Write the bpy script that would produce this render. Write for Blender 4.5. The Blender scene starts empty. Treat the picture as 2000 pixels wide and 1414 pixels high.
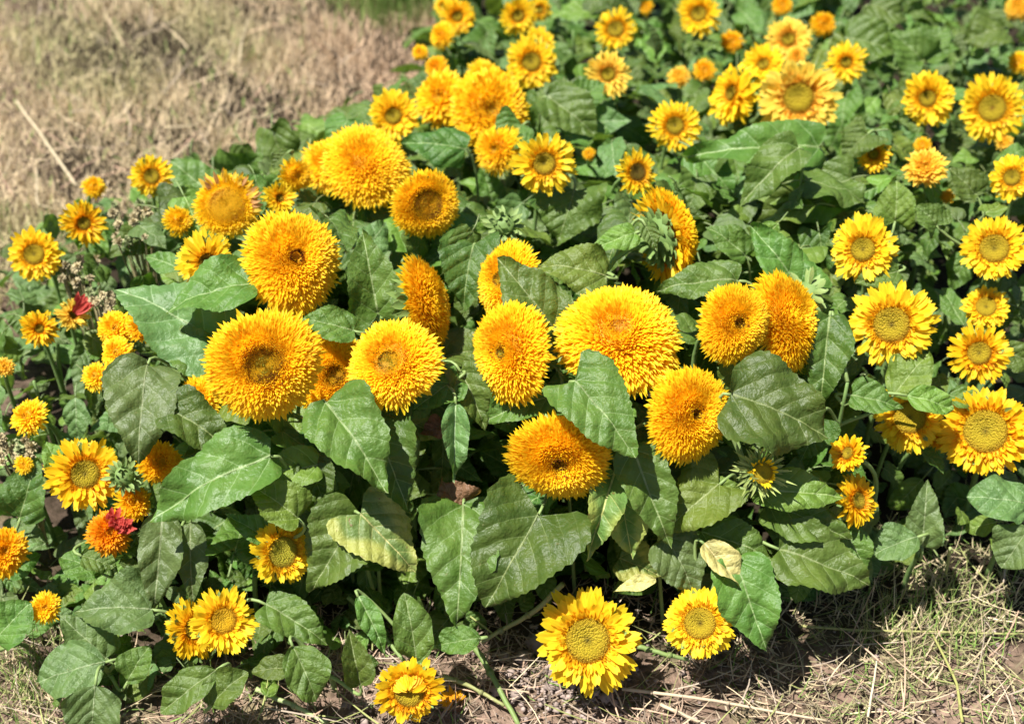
import bpy, math, random
import numpy as np
from mathutils import Matrix, Vector

random.seed(7)
rng = np.random.default_rng(7)
scene = bpy.context.scene
COL = scene.collection
R_ = math.radians

# ------------------------------------------------------------------ camera
F = 2700.0                       # focal length in photo pixels (photo 2000 x 1414)
PITCH = R_(36.0)
CAM = np.array([0.0, 0.0, 1.30])
cd = bpy.data.cameras.new('camera')
cd.sensor_width = 36.0
cd.lens = F / 2000.0 * 36.0
cd.clip_start = 0.02
cd.clip_end = 200.0
cd.dof.use_dof = True
cd.dof.focus_distance = 1.58
cd.dof.aperture_fstop = 4.0
cam = bpy.data.objects.new('camera', cd)
cam.location = CAM.tolist()
cam.rotation_euler = (R_(90) - PITCH, 0, 0)
COL.objects.link(cam)
scene.camera = cam

# ------------------------------------------------------------------ sky and sun
TO_SUN = np.array([-0.36, -0.18, 0.92]); TO_SUN = TO_SUN / np.linalg.norm(TO_SUN)
world = bpy.data.worlds.new('World'); scene.world = world
world.use_nodes = True
wn = world.node_tree.nodes; wl = world.node_tree.links
wn.clear()
wo = wn.new('ShaderNodeOutputWorld'); wb = wn.new('ShaderNodeBackground'); ws = wn.new('ShaderNodeTexSky')
ws.sky_type = 'NISHITA'; ws.sun_disc = False
ws.sun_elevation = math.asin(TO_SUN[2])
ws.sun_rotation = math.atan2(TO_SUN[0], TO_SUN[1])
wb.inputs['Strength'].default_value = 0.05
wl.new(ws.outputs[0], wb.inputs[0]); wl.new(wb.outputs[0], wo.inputs[0])
sd = bpy.data.lights.new('sun', 'SUN'); sd.energy = 5.0; sd.angle = R_(0.53); sd.color = (1.0, 0.965, 0.91)
so = bpy.data.objects.new('sun', sd)
so.rotation_euler = Vector(TO_SUN.tolist()).to_track_quat('Z', 'Y').to_euler()
so.location = (-2, 1, 5)
COL.objects.link(so)

scene.view_settings.view_transform = 'Standard'
scene.view_settings.look = 'None'
scene.view_settings.gamma = 1.0
scene.view_settings.use_curve_mapping = False
scene.view_settings.exposure = 1.02

# ------------------------------------------------------------------ geometry of the view
FWD = np.array([0, math.cos(PITCH), -math.sin(PITCH)])
UPV = np.array([0, math.sin(PITCH), math.cos(PITCH)])
RGT = np.array([1.0, 0, 0])

def ray(px, py):
    return FWD + RGT * ((px - 1000.0) / F) + UPV * ((707.0 - py) / F)

def at_z(px, py, z):
    r = ray(px, py); d = (z - CAM[2]) / r[2]
    return CAM + r * d, d

def project(P):
    v = np.asarray(P) - CAM
    d = v @ FWD
    return 1000 + F * (v @ RGT) / d, 707 - F * (v @ UPV) / d, d

def canopy(px, py):
    z = float(np.interp(py, [0, 100, 300, 500, 700, 900, 1075, 1250, 1414],
                        [.30, .32, .37, .40, .36, .27, .165, .10, .06]))
    k = 1.0
    if px < 420: k -= 0.28 * min(1, (420 - px) / 300.0)
    if px > 1620 and py > 380: k -= 0.30 * min(1, (px - 1620) / 150.0) * min(1, (py - 380) / 300.0)
    return z * k

def unit(v):
    v = np.asarray(v, float); return v / (np.linalg.norm(v) + 1e-12)

# ------------------------------------------------------------------ mesh helpers
def make_mesh(name, V, Q=None, T=None, col=None, uv=None, smooth=True, mat=None, matidx=None):
    V = np.asarray(V, dtype=np.float32).reshape(-1, 3)
    me = bpy.data.meshes.new(name)
    me.vertices.add(len(V)); me.vertices.foreach_set('co', V.ravel())
    parts = []; tot = []
    if Q is not None and len(Q):
        Q = np.asarray(Q, dtype=np.int32).reshape(-1, 4); parts.append(Q.ravel()); tot.append(np.full(len(Q), 4, np.int32))
    if T is not None and len(T):
        T = np.asarray(T, dtype=np.int32).reshape(-1, 3); parts.append(T.ravel()); tot.append(np.full(len(T), 3, np.int32))
    loops = np.concatenate(parts); tot = np.concatenate(tot)
    me.loops.add(len(loops)); me.loops.foreach_set('vertex_index', loops)
    me.polygons.add(len(tot))
    start = np.concatenate([[0], np.cumsum(tot)[:-1]]).astype(np.int32)
    me.polygons.foreach_set('loop_start', start)
    try:
        me.polygons.foreach_set('loop_total', tot)
    except Exception:
        pass
    if smooth:
        me.polygons.foreach_set('use_smooth', np.ones(len(tot), dtype=bool))
    if uv is not None:
        ul = me.uv_layers.new(name='UVMap')
        ul.data.foreach_set('uv', np.asarray(uv, np.float32).reshape(-1, 2)[loops].ravel())
    if col is not None:
        c = np.asarray(col, np.float32).reshape(-1, 3)
        c = np.concatenate([c, np.ones((len(c), 1), np.float32)], 1)
        ca = me.color_attributes.new(name='Col', type='FLOAT_COLOR', domain='POINT')
        ca.data.foreach_set('color', c.ravel())
    if mat is not None:
        for m in (mat if isinstance(mat, (list, tuple)) else [mat]): me.materials.append(m)
    if matidx is not None:
        me.polygons.foreach_set('material_index', np.asarray(matidx, np.int32))
    me.update(calc_edges=True); me.validate()
    return me

def grid_faces(nu, nv):          # nu, nv vertices per side, index = j*nu + i
    i, j = np.meshgrid(np.arange(nu - 1), np.arange(nv - 1))
    a = (j * nu + i).ravel()
    return np.stack([a, a + 1, a + nu + 1, a + nu], 1)

class MB:
    """collects pieces into one mesh"""
    def __init__(s): s.V = []; s.Q = []; s.T = []; s.C = []; s.U = []; s.n = 0
    def add(s, V, Q=None, T=None, col=(1, 1, 1), uv=None):
        V = np.asarray(V, float).reshape(-1, 3)
        s.V.append(V)
        if Q is not None: s.Q.append(np.asarray(Q) + s.n)
        if T is not None: s.T.append(np.asarray(T) + s.n)
        c = np.asarray(col, float)
        s.C.append(np.tile(c, (len(V), 1)) if c.ndim == 1 else c.reshape(-1, 3))
        s.U.append(np.tile([0.5, 0.3], (len(V), 1)) if uv is None else uv)
        s.n += len(V)
    def tube(s, pts, rad, n=8, col=(1, 1, 1), cap=True):
        pts = np.asarray(pts, float); m = len(pts)
        rad = np.broadcast_to(np.asarray(rad, float), (m,))
        tang = np.gradient(pts, axis=0); tang /= np.linalg.norm(tang, axis=1)[:, None] + 1e-9
        ref = np.array([0.0, 0, 1.0]) if abs(tang[0][2]) < .8 else np.array([1.0, 0, 0])
        V = []
        for k in range(m):
            a = unit(np.cross(tang[k], ref)); b = np.cross(a, tang[k]); ref = b if abs(np.dot(b, tang[k])) < .9 else ref
            ref = unit(b) * -1 if np.dot(b, ref) < 0 else unit(b)
            ang = np.arange(n) * 2 * math.pi / n
            V.append(pts[k] + rad[k] * (np.outer(np.cos(ang), a) + np.outer(np.sin(ang), b)))
        V = np.concatenate(V)
        Q = []
        for k in range(m - 1):
            for i in range(n):
                Q.append([k * n + i, k * n + (i + 1) % n, (k + 1) * n + (i + 1) % n, (k + 1) * n + i])
        c = np.asarray(col, float)
        if c.ndim == 2: c = np.repeat(c, n, axis=0)
        T = None
        if cap:
            V = np.concatenate([V, pts[:1], pts[-1:]])
            T = [[(i + 1) % n, i, m * n] for i in range(n)] + [[(m - 1) * n + i, (m - 1) * n + (i + 1) % n, m * n + 1] for i in range(n)]
            if c.ndim == 2: c = np.concatenate([c, c[:1], c[-1:]])
        s.add(V, Q, T, c)
    def lathe(s, prof, n=16, col=(1, 1, 1)):
        prof = np.asarray(prof, float); m = len(prof)
        ang = np.arange(n) * 2 * math.pi / n
        V = np.stack([np.outer(prof[:, 0], np.cos(ang)), np.outer(prof[:, 0], np.sin(ang)), np.repeat(prof[:, 1:2], n, 1)], -1).reshape(-1, 3)
        Q = [[k * n + i, k * n + (i + 1) % n, (k + 1) * n + (i + 1) % n, (k + 1) * n + i] for k in range(m - 1) for i in range(n)]
        c = np.asarray(col, float)
        if c.ndim == 2: c = np.repeat(c, n, axis=0)
        s.add(V, Q, None, c)
    def mesh(s, name, mat, smooth=True, uv=False):
        return make_mesh(name, np.concatenate(s.V), np.concatenate(s.Q) if s.Q else None, np.concatenate(s.T) if s.T else None,
                         np.concatenate(s.C), np.concatenate(s.U) if uv else None, smooth, mat)

WM = {}                            # world matrix of every object placed
def place(name, data, M, parent=None):
    o = bpy.data.objects.new(name, data); COL.objects.link(o)
    M = Matrix(M) if not isinstance(M, Matrix) else M
    if parent is not None:
        o.parent = parent
        o.matrix_basis = WM[parent.name].inverted() @ M
    else:
        o.matrix_basis = M
    WM[o.name] = M
    return o

def tag(o, label=None, cat=None, group=None, kind=None):
    if label: o['label'] = label
    if cat: o['category'] = cat
    if group: o['group'] = group
    if kind: o['kind'] = kind
    return o

def frame(origin, x, y, z, s=1.0):
    return Matrix(((x[0] * s, y[0] * s, z[0] * s, origin[0]), (x[1] * s, y[1] * s, z[1] * s, origin[1]),
                   (x[2] * s, y[2] * s, z[2] * s, origin[2]), (0, 0, 0, 1)))

# ------------------------------------------------------------------ materials
def new_mat(name):
    m = bpy.data.materials.new(name); m.use_nodes = True
    nt = m.node_tree; nt.nodes.clear()
    return m, nt

def N(nt, typ, **kw):
    n = nt.nodes.new(typ)
    for k, v in kw.items():
        if k.startswith('i_'): n.inputs[k[2:]].default_value = v
        else: setattr(n, k, v)
    return n

def math_(nt, op, a, b=None, c=None):
    n = nt.nodes.new('ShaderNodeMath'); n.operation = op
    for i, v in enumerate((a, b, c)):
        if v is None: continue
        if isinstance(v, (int, float)): n.inputs[i].default_value = v
        else: nt.links.new(v, n.inputs[i])
    return n.outputs[0]

def mixc(nt, fac, a, b, mode='MIX'):
    n = nt.nodes.new('ShaderNodeMix'); n.data_type = 'RGBA'; n.blend_type = mode
    for sock, v in ((n.inputs[0], fac), (n.inputs[6], a), (n.inputs[7], b)):
        if isinstance(v, (int, float)): sock.default_value = v
        elif isinstance(v, tuple): sock.default_value = (*v, 1)
        else: nt.links.new(v, sock)
    return n.outputs[2]

def smooth(nt, v, lo, hi):
    n = nt.nodes.new('ShaderNodeMapRange'); n.interpolation_type = 'SMOOTHSTEP'
    nt.links.new(v, n.inputs[0]); n.inputs[1].default_value = lo; n.inputs[2].default_value = hi
    return n.outputs[0]

def finish(nt, colr, rough, transl=0.0, tcol=None, bump=None, bstr=.3, bdist=.001, spec=.4):
    out = N(nt, 'ShaderNodeOutputMaterial'); p = N(nt, 'ShaderNodeBsdfPrincipled')
    nt.links.new(colr, p.inputs['Base Color'])
    if isinstance(rough, (int, float)): p.inputs['Roughness'].default_value = rough
    else: nt.links.new(rough, p.inputs['Roughness'])
    p.inputs['Specular IOR Level'].default_value = spec
    if bump is not None:
        b = N(nt, 'ShaderNodeBump'); b.inputs['Strength'].default_value = bstr; b.inputs['Distance'].default_value = bdist
        nt.links.new(bump, b.inputs['Height']); nt.links.new(b.outputs[0], p.inputs['Normal'])
    if transl > 0:
        t = N(nt, 'ShaderNodeBsdfTranslucent'); nt.links.new(tcol if tcol is not None else colr, t.inputs[0])
        mx = N(nt, 'ShaderNodeMixShader'); mx.inputs[0].default_value = transl
        nt.links.new(p.outputs[0], mx.inputs[1]); nt.links.new(t.outputs[0], mx.inputs[2])
        nt.links.new(mx.outputs[0], out.inputs[0])
    else:
        nt.links.new(p.outputs[0], out.inputs[0])

def noise(nt, scale, detail=3, vec=None, rough=.55):
    n = N(nt, 'ShaderNodeTexNoise'); n.inputs['Scale'].default_value = scale; n.inputs['Detail'].default_value = detail
    n.inputs['Roughness'].default_value = rough
    if vec is not None: nt.links.new(vec, n.inputs['Vector'])
    return n.outputs['Fac']

def mat_col(name, rough=.6, transl=.0, nscale=200, namt=.25, bstr=.0, spec=.3, tmul=None):
    """colour comes from the mesh's own colour attribute, broken up by noise"""
    m, nt = new_mat(name)
    a = N(nt, 'ShaderNodeAttribute', attribute_name='Col').outputs['Color']
    tc = N(nt, 'ShaderNodeTexCoord').outputs['Object']
    nz = noise(nt, nscale, 3, tc)
    v = math_(nt, 'MULTIPLY_ADD', nz, namt * 2, 1 - namt)
    mul = N(nt, 'ShaderNodeVectorMath', operation='SCALE'); nt.links.new(a, mul.inputs[0]); nt.links.new(v, mul.inputs['Scale'])
    c = mul.outputs[0]
    tcol = mixc(nt, 1.0, c, tmul, 'MULTIPLY') if tmul else None
    finish(nt, c, rough, transl, tcol, nz if bstr else None, bstr, .002, spec)
    return m

M_PETAL = mat_col('petal_yellow', .55, .48, 60, .08, 0, .25)
M_CALYX = mat_col('calyx_green', .6, .12, 150, .25, .2, .3)
M_STEM = mat_col('stem_green', .55, 0, 120, .2, .3, .35)
M_GRASS = mat_col('dry_grass', .8, .12, 40, .15, 0, .15)
M_DRY = mat_col('dry_plant', .85, .05, 120, .25, .2, .15)

def mat_disc():
    m, nt = new_mat('disc_florets')
    a = N(nt, 'ShaderNodeAttribute', attribute_name='Col').outputs['Color']
    tc = N(nt, 'ShaderNodeTexCoord').outputs['Object']
    vo = N(nt, 'ShaderNodeTexVoronoi'); vo.inputs['Scale'].default_value = 26; nt.links.new(tc, vo.inputs['Vector'])
    k = math_(nt, 'MULTIPLY', smooth(nt, vo.outputs['Distance'], .3, .8), .35)
    c = mixc(nt, k, a, (.30, .16, .01))
    h = math_(nt, 'SUBTRACT', 1.0, vo.outputs['Distance'])
    finish(nt, c, .7, .12, None, h, .5, .02, .2)
    return m
M_DISC = mat_disc()

def mat_leaf(name, base, edge, vein, yellow=None, dusty=.0, transl=.27, fleck=(.17, .17, .06)):
    m, nt = new_mat(name)
    uv = N(nt, 'ShaderNodeTexCoord').outputs['UV']
    ob = N(nt, 'ShaderNodeTexCoord').outputs['Object']
    inf = N(nt, 'ShaderNodeObjectInfo').outputs['Random']
    sp = N(nt, 'ShaderNodeSeparateXYZ'); nt.links.new(uv, sp.inputs[0])
    a = math_(nt, 'ABSOLUTE', math_(nt, 'SUBTRACT', sp.outputs[0], .5))
    b = math_(nt, 'SUBTRACT', sp.outputs[1], .3)
    wob = math_(nt, 'MULTIPLY', math_(nt, 'SUBTRACT', noise(nt, 5, 2, uv), .5), .04)
    tv = math_(nt, 'ADD', math_(nt, 'SUBTRACT', b, math_(nt, 'MULTIPLY', a, .85)), wob)
    tv = math_(nt, 'ADD', tv, math_(nt, 'MULTIPLY', math_(nt, 'MULTIPLY', a, a), -.5))
    s1 = math_(nt, 'ABSOLUTE', math_(nt, 'SINE', math_(nt, 'MULTIPLY', tv, 4.6 * math.pi)))
    lat = math_(nt, 'SUBTRACT', 1.0, smooth(nt, s1, .02, .13))
    fade = math_(nt, 'SUBTRACT', 1.0, smooth(nt, a, .05, .34))
    lat = math_(nt, 'MULTIPLY', lat, math_(nt, 'MULTIPLY_ADD', fade, .55, .15))
    mw = math_(nt, 'MULTIPLY_ADD', b, -.008, .013)
    mid = math_(nt, 'SUBTRACT', 1.0, smooth(nt, math_(nt, 'DIVIDE', a, mw), .45, 1.1))
    vo = N(nt, 'ShaderNodeTexVoronoi', feature='DISTANCE_TO_EDGE'); vo.inputs['Scale'].default_value = 26; nt.links.new(uv, vo.inputs['Vector'])
    net = math_(nt, 'SUBTRACT', 1.0, smooth(nt, vo.outputs['Distance'], .0, .12))
    n1 = noise(nt, 3.5, 4, ob); n2 = noise(nt, 22, 4, ob)
    c = mixc(nt, smooth(nt, n1, .3, .72), base, edge)
    c = mixc(nt, math_(nt, 'MULTIPLY', smooth(nt, n2, .5, .8), .22), c, fleck)
    if yellow is not None:
        k = smooth(nt, math_(nt, 'ADD', math_(nt, 'MULTIPLY', a, 1.6), math_(nt, 'ADD', noise(nt, 1.6, 1, ob), math_(nt, 'MULTIPLY', b, .35))), yellow[1], yellow[1] + .25)
        c = mixc(nt, k, c, yellow[0])
        br = smooth(nt, noise(nt, 9, 3, ob), .66, .72)
        c = mixc(nt, math_(nt, 'MULTIPLY', br, .7), c, (.16, .07, .03))
    c = mixc(nt, lat, c, vein); c = mixc(nt, mid, c, (vein[0] * 1.25, vein[1] * 1.15, vein[2] * 1.2))
    hsv = N(nt, 'ShaderNodeHueSaturation')
    nt.links.new(c, hsv.inputs['Color'])
    nt.links.new(math_(nt, 'MULTIPLY_ADD', inf, .045, .478), hsv.inputs['Hue'])
    nt.links.new(math_(nt, 'MULTIPLY_ADD', inf, .45, .78), hsv.inputs['Value'])
    c = hsv.outputs[0]
    geo = N(nt, 'ShaderNodeNewGeometry').outputs['Backfacing']
    c = mixc(nt, math_(nt, 'MULTIPLY', geo, .5), c, (.15, .20, .07))
    n3 = noise(nt, 9, 3, ob)
    spot = smooth(nt, noise(nt, 17, 2, ob), .70, .76)
    c = mixc(nt, math_(nt, 'MULTIPLY', spot, .45), c, (.20, .17, .07))
    h = math_(nt, 'ADD', math_(nt, 'MULTIPLY', s1, .25), math_(nt, 'ADD', math_(nt, 'MULTIPLY', n2, .3), math_(nt, 'MULTIPLY', n3, .65)))
    rg = math_(nt, 'MULTIPLY_ADD', n2, .25, .34)
    tcol = mixc(nt, 1.0, c, (1.5, 1.7, .6), 'MULTIPLY')
    finish(nt, c, rg, transl, tcol, h, .5, .012, .42)
    return m

LEAFM = {
    'dark': mat_leaf('leaf_deep_green', (.048, .102, .014), (.080, .142, .021), (.19, .27, .09)),
    'mid': mat_leaf('leaf_mid_green', (.072, .138, .019), (.110, .184, .030), (.21, .29, .11)),
    'pale': mat_leaf('leaf_grey_green', (.086, .150, .040), (.124, .200, .056), (.22, .30, .14)),
    'bright': mat_leaf('leaf_bright_green', (.108, .188, .022), (.154, .236, .036), (.27, .37, .13)),
    'yellowing': mat_leaf('leaf_yellowing', (.110, .185, .040), (.150, .215, .052), (.38, .38, .13), yellow=((.34, .36, .08), .80)),
    'withered': mat_leaf('leaf_withered', (.34, .30, .12), (.44, .38, .16), (.5, .42, .2), yellow=((.50, .42, .16), .45)),
    'brown': mat_leaf('leaf_brown', (.16, .09, .045), (.24, .14, .07), (.3, .2, .1), yellow=((.22, .12, .06), .5)),
}

# ------------------------------------------------------------------ leaf geometry (base at origin, length 1 along +Y, face +Z)
SHAPES = {  # p, q, width, lobe, serration, acuminate
    'heart': (.57, .80, .90, .40, .040, .22),
    'ovate': (.62, .86, .68, .15, .036, .20),
    'lance': (.66, 1.0, .44, .03, .025, .15),
    'oval': (.84, .72, .58, .00, .0, .0),
    'blade': (.80, .9, .36, .00, .0, .0),
}

def leaf_mesh(name, shape, mat, width=None, nu=9, nv=26, fold=.15, bend=.25, wave=.06, quilt=.012, twist=0., seed=0, tail=0., curl=0.):
    p, q, W, lobe, serr, acu = SHAPES[shape]
    if width: W = width
    r = np.random.default_rng(seed)
    u = np.linspace(-1, 1, 2 * nu + 1); t = np.linspace(0, 1, nv + 1)
    U, T = np.meshgrid(u, t)
    w = np.sin(math.pi * np.clip(T, 0, 1) ** p).clip(0, 1) ** q
    w = w * (1 - acu * T ** 2 * 1.6 * np.clip(T - .35, 0, 1))
    n_s = 15
    saw = ((T * n_s + .3 * np.sin(T * 7 + seed)) % 1.0)
    edge = np.abs(U) ** 6
    asym = 1 + .08 * np.sin(seed * 1.7) * np.sign(U) * (1 - T)
    lowf = 1 + .05 * np.sin(T * 9 + seed) * np.sign(U) + .04 * np.sin(T * 17 + seed * 2)
    x = U * w * W / 2 * asym * (1 + edge * serr * (saw - .5) * 2.2) * (1 + (lowf - 1) * np.abs(U))
    y = T - lobe * np.abs(U) ** 1.7 * (1 - T) ** 2.4 * np.minimum(1, (T * 8)) ** .5
    y = y + edge * serr * .5 * (saw - .5)
    X0, Y0 = x.copy(), y.copy()
    ph = r.uniform(0, 6.28, 6)
    z = fold * np.abs(x)
    z = z - curl * (np.abs(x) / (W / 2)) ** 2 * W * .5
    z = z + wave * W * np.abs(U) ** 2 * (np.sin(T * 8 + ph[0] + 1.7 * np.sign(U)) + .6 * np.sin(T * 15 + ph[1] - np.sign(U)))
    tv = y - .85 * np.abs(x) - .5 * x ** 2 + .02 * np.sin(y * 11 + seed) * np.sign(x)
    q_ = np.abs(np.sin(tv * 4.6 * math.pi)) ** .7
    z = z + quilt * q_ * np.clip(np.abs(x) / (W * .12), 0, 1) * np.clip((1 - np.abs(U)) * 4, 0, 1)
    z = z + .024 * np.sin(x * 13 + ph[2]) * np.sin(y * 11 + ph[3]) + .010 * np.sin(x * 29 + ph[4] + y * 8) * np.sin(y * 27 + ph[5]) + .005 * np.sin(x * 55 + y * 31 + ph[1]) * np.sin(y * 49 - x * 22 + ph[0])
    # sideways sweep and twist about the midrib
    x = x + .06 * math.sin(seed * 2.3) * y ** 2
    ang = twist * y
    x, z = x * np.cos(ang) - z * np.sin(ang), x * np.sin(ang) + z * np.cos(ang)
    # bend along the length: circular arc
    if abs(bend) > 1e-3:
        k = bend * 2; th = k * (y)
        yc = np.sin(th) / k; zc = -(1 - np.cos(th)) / k
        nx, nz = np.sin(th), np.cos(th)
        y, z = yc + z * nx, zc + z * nz
    V = np.stack([x, y, z], -1).reshape(-1, 3)
    # chord to +Y
    tip = V[nv * (2 * nu + 1) + nu]
    a = math.atan2(tip[2], tip[1]); L = math.hypot(tip[1], tip[2])
    ca, sa = math.cos(-a), math.sin(-a)
    yy = V[:, 1] * ca - V[:, 2] * sa; zz = V[:, 1] * sa + V[:, 2] * ca
    V[:, 1], V[:, 2] = yy / L, zz / L; V[:, 0] /= L
    uv = np.stack([X0 + .5, Y0 + .3], -1).reshape(-1, 2)
    mb = MB(); mb.add(V, grid_faces(2 * nu + 1, nv + 1), None, (1, 1, 1), uv)
    # raised rib on the back
    ribp = V.reshape(nv + 1, 2 * nu + 1, 3)[::3, nu] + np.array([0, 0, -.004])
    mb.tube(ribp, np.linspace(.012, .003, len(ribp)), 5, cap=False)
    if tail > 0:
        s = np.linspace(0, 1, 5)[:, None]
        pts = np.array([0, 0.01, -.006]) * (1 - s) + np.array([0, -tail, -tail * .75]) * s + np.array([0, 0, .18 * tail]) * s * (1 - s) * 4
        mb.tube(pts, np.linspace(.012, .018, 5), 5)
    return mb.mesh(name, mat, True, uv=True)

# ------------------------------------------------------------------ petals
Y_TIP = np.array([.97, .690, .022]); Y_MID = np.array([.92, .56, .006]); Y_ORG = np.array([.95, .575, .008])
Y_PALE = np.array([.92, .66, .10])

def floret_batch(base, dirn, nrm, length, width, col0, col1, curl, tipw=.12, shape='point', rows=4):
    """many narrow pointed ligules at once; arrays of N"""
    n = len(base)
    b = np.linspace(0, 1, rows); a = np.array([-1.0, 0, 1.0])
    if shape == 'point': w = np.interp(b, [0, .25, .6, .85, 1], [.55, .85, 1, .6, .05])
    else: w = np.interp(b, [0, .3, .7, .92, 1], [.5, .8, 1, .8, .3])
    side = np.cross(dirn, nrm); side /= np.linalg.norm(side, axis=1)[:, None] + 1e-9
    nrm2 = np.cross(side, dirn)
    B = b[None, :, None, None]; A = a[None, None, :, None]; Wd = w[None, :, None, None]
    L = length[:, None, None, None]; WW = width[:, None, None, None]; C = curl[:, None, None, None]
    D = dirn[:, None, None, :]; S = side[:, None, None, :]; Nn = nrm2[:, None, None, :]
    P = base[:, None, None, :] + D * L * B * (1 - .15 * np.abs(C) * B) + S * WW * A * Wd + Nn * (C * L * B ** 2 + .45 * WW * (A ** 2) * Wd)
    V = P.reshape(-1, 3)
    gf = grid_faces(3, rows)
    Q = (gf[None] + (np.arange(n) * rows * 3)[:, None, None]).reshape(-1, 4)
    cc = col0[:, None, None, :] * (1 - B ** .8) + col1[:, None, None, :] * B ** .8
    cc = np.broadcast_to(cc, (n, rows, 3, 3)).reshape(-1, 3)
    return V, Q, cc

def petal_mesh(name, kind, seed, colr):
    r = np.random.default_rng(seed)
    nu, nv = 5, 7
    a = np.linspace(-1, 1, nu); b = np.linspace(0, 1, nv)
    A, B = np.meshgrid(a, b)
    if kind == 'ray': w = np.interp(b, [0, .15, .45, .75, .9, 1], [.45, .7, .95, 1, .88, .46])
    else: w = np.interp(b, [0, .2, .45, .7, .88, 1], [.5, .8, 1, .8, .42, .05])
    W = .5 * w[:, None]
    ph = r.uniform(0, 6.28, 4)
    x = A * W
    y = B - (.06 * (A == 0) - .03 * (np.abs(A) == 1)) * (B > .93) * (kind == 'ray')
    z = .16 * A ** 2 * w[:, None] - .10 * np.cos(A * 2 * math.pi) * .5 * w[:, None]
    x = x + .25 * r.uniform(-1, 1) * B ** 2
    z = z * .6
    V = np.stack([x, y, z], -1)           # x unit = petal width, y = length, z in width units
    bend = r.uniform(-.25, .35)
    V[..., 2] += bend * B ** 2 + .12 * np.sin(B * 6 + ph[0]) * A
    st = .93 + .07 * np.cos(A * 2 * math.pi)
    c = (np.array(colr[0])[None, None] * (1 - B[..., None] ** .7) + np.array(colr[1])[None, None] * B[..., None] ** .7) * st[..., None]
    return make_mesh(name, V.reshape(-1, 3), grid_faces(nu, nv), None, c.reshape(-1, 3), None, True, M_PETAL)

PAL = {  # base colour, tip colour
    'gold': (Y_ORG * 1.05, Y_TIP), 'amber': (np.array([.92, .43, .004]), np.array([.96, .63, .014])),
    'pale': (np.array([.90, .46, .01]), np.array([.97, .72, .10])), 'orange': (np.array([.86, .28, .004]), np.array([.94, .46, .01])),
    'olive': (np.array([.48, .26, .01]), np.array([.80, .50, .02])), 'red': (np.array([.40, .02, .02]), np.array([.72, .13, .10])),
    'wither': (np.array([.34, .13, .04]), np.array([.66, .38, .14])),
}
PETALS = {}
for pn, pc in PAL.items():
    for kd in ('ray', 'ligule'):
        PETALS[(pn, kd)] = [petal_mesh('petal', kd, 10 * k + 3, (pc[0] * .35 + pc[1] * .65, pc[1])) for k in range(6)]

GA = math.pi * (3 - math.sqrt(5))

def rot_dirs(az, th):     # unit direction from azimuth and angle off the axis
    return np.stack([np.cos(az) * np.sin(th), np.sin(az) * np.sin(th), np.cos(th)], -1)

def make_calyx(r, nb=18, blen=.55, seed=0, spiky=False):
    g = np.random.default_rng(seed)
    mb = MB()
    cg = np.array([.14, .23, .06])
    prof = [(.05, -.34), (.12, -.33), (.34, -.26), (.47, -.14), (.52, -.05), (.44, -.04), (.3, -.10), (.02, -.10)]
    mb.lathe(prof, 18, cg)
    for lay in range(4):
        n = nb - (4 if lay > 1 else 0)
        az = (np.arange(n) + .5 * lay) * 2 * math.pi / n + g.normal(0, .08, n)
        th = np.full(n, R_((102, 86, 118, 128)[lay])) + g.normal(0, .16, n)
        d = rot_dirs(az, th)
        base = np.stack([np.cos(az) * (.42, .42, .32, .2)[lay], np.sin(az) * (.42, .42, .32, .2)[lay], np.full(n, (-.15, -.09, -.25, -.31)[lay])], -1)
        L = blen * (.72 if spiky else .8) * g.uniform(.75, 1.2, n); w = np.full(n, .055 if spiky else .10)
        up = np.tile([0, 0, 1.0], (n, 1))
        c0 = np.tile(cg, (n, 1)); c1 = np.tile([.22, .32, .09] if not spiky else [.36, .42, .13], (n, 1))
        V, Q, C = floret_batch(base, d, up, L, w, c0, c1, g.normal(.1 if not spiky else .1, .25 if not spiky else .8, n), rows=5 if not spiky else 8)
        mb.add(V, Q, None, C)
    return mb.mesh('calyx', M_CALYX)

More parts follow.
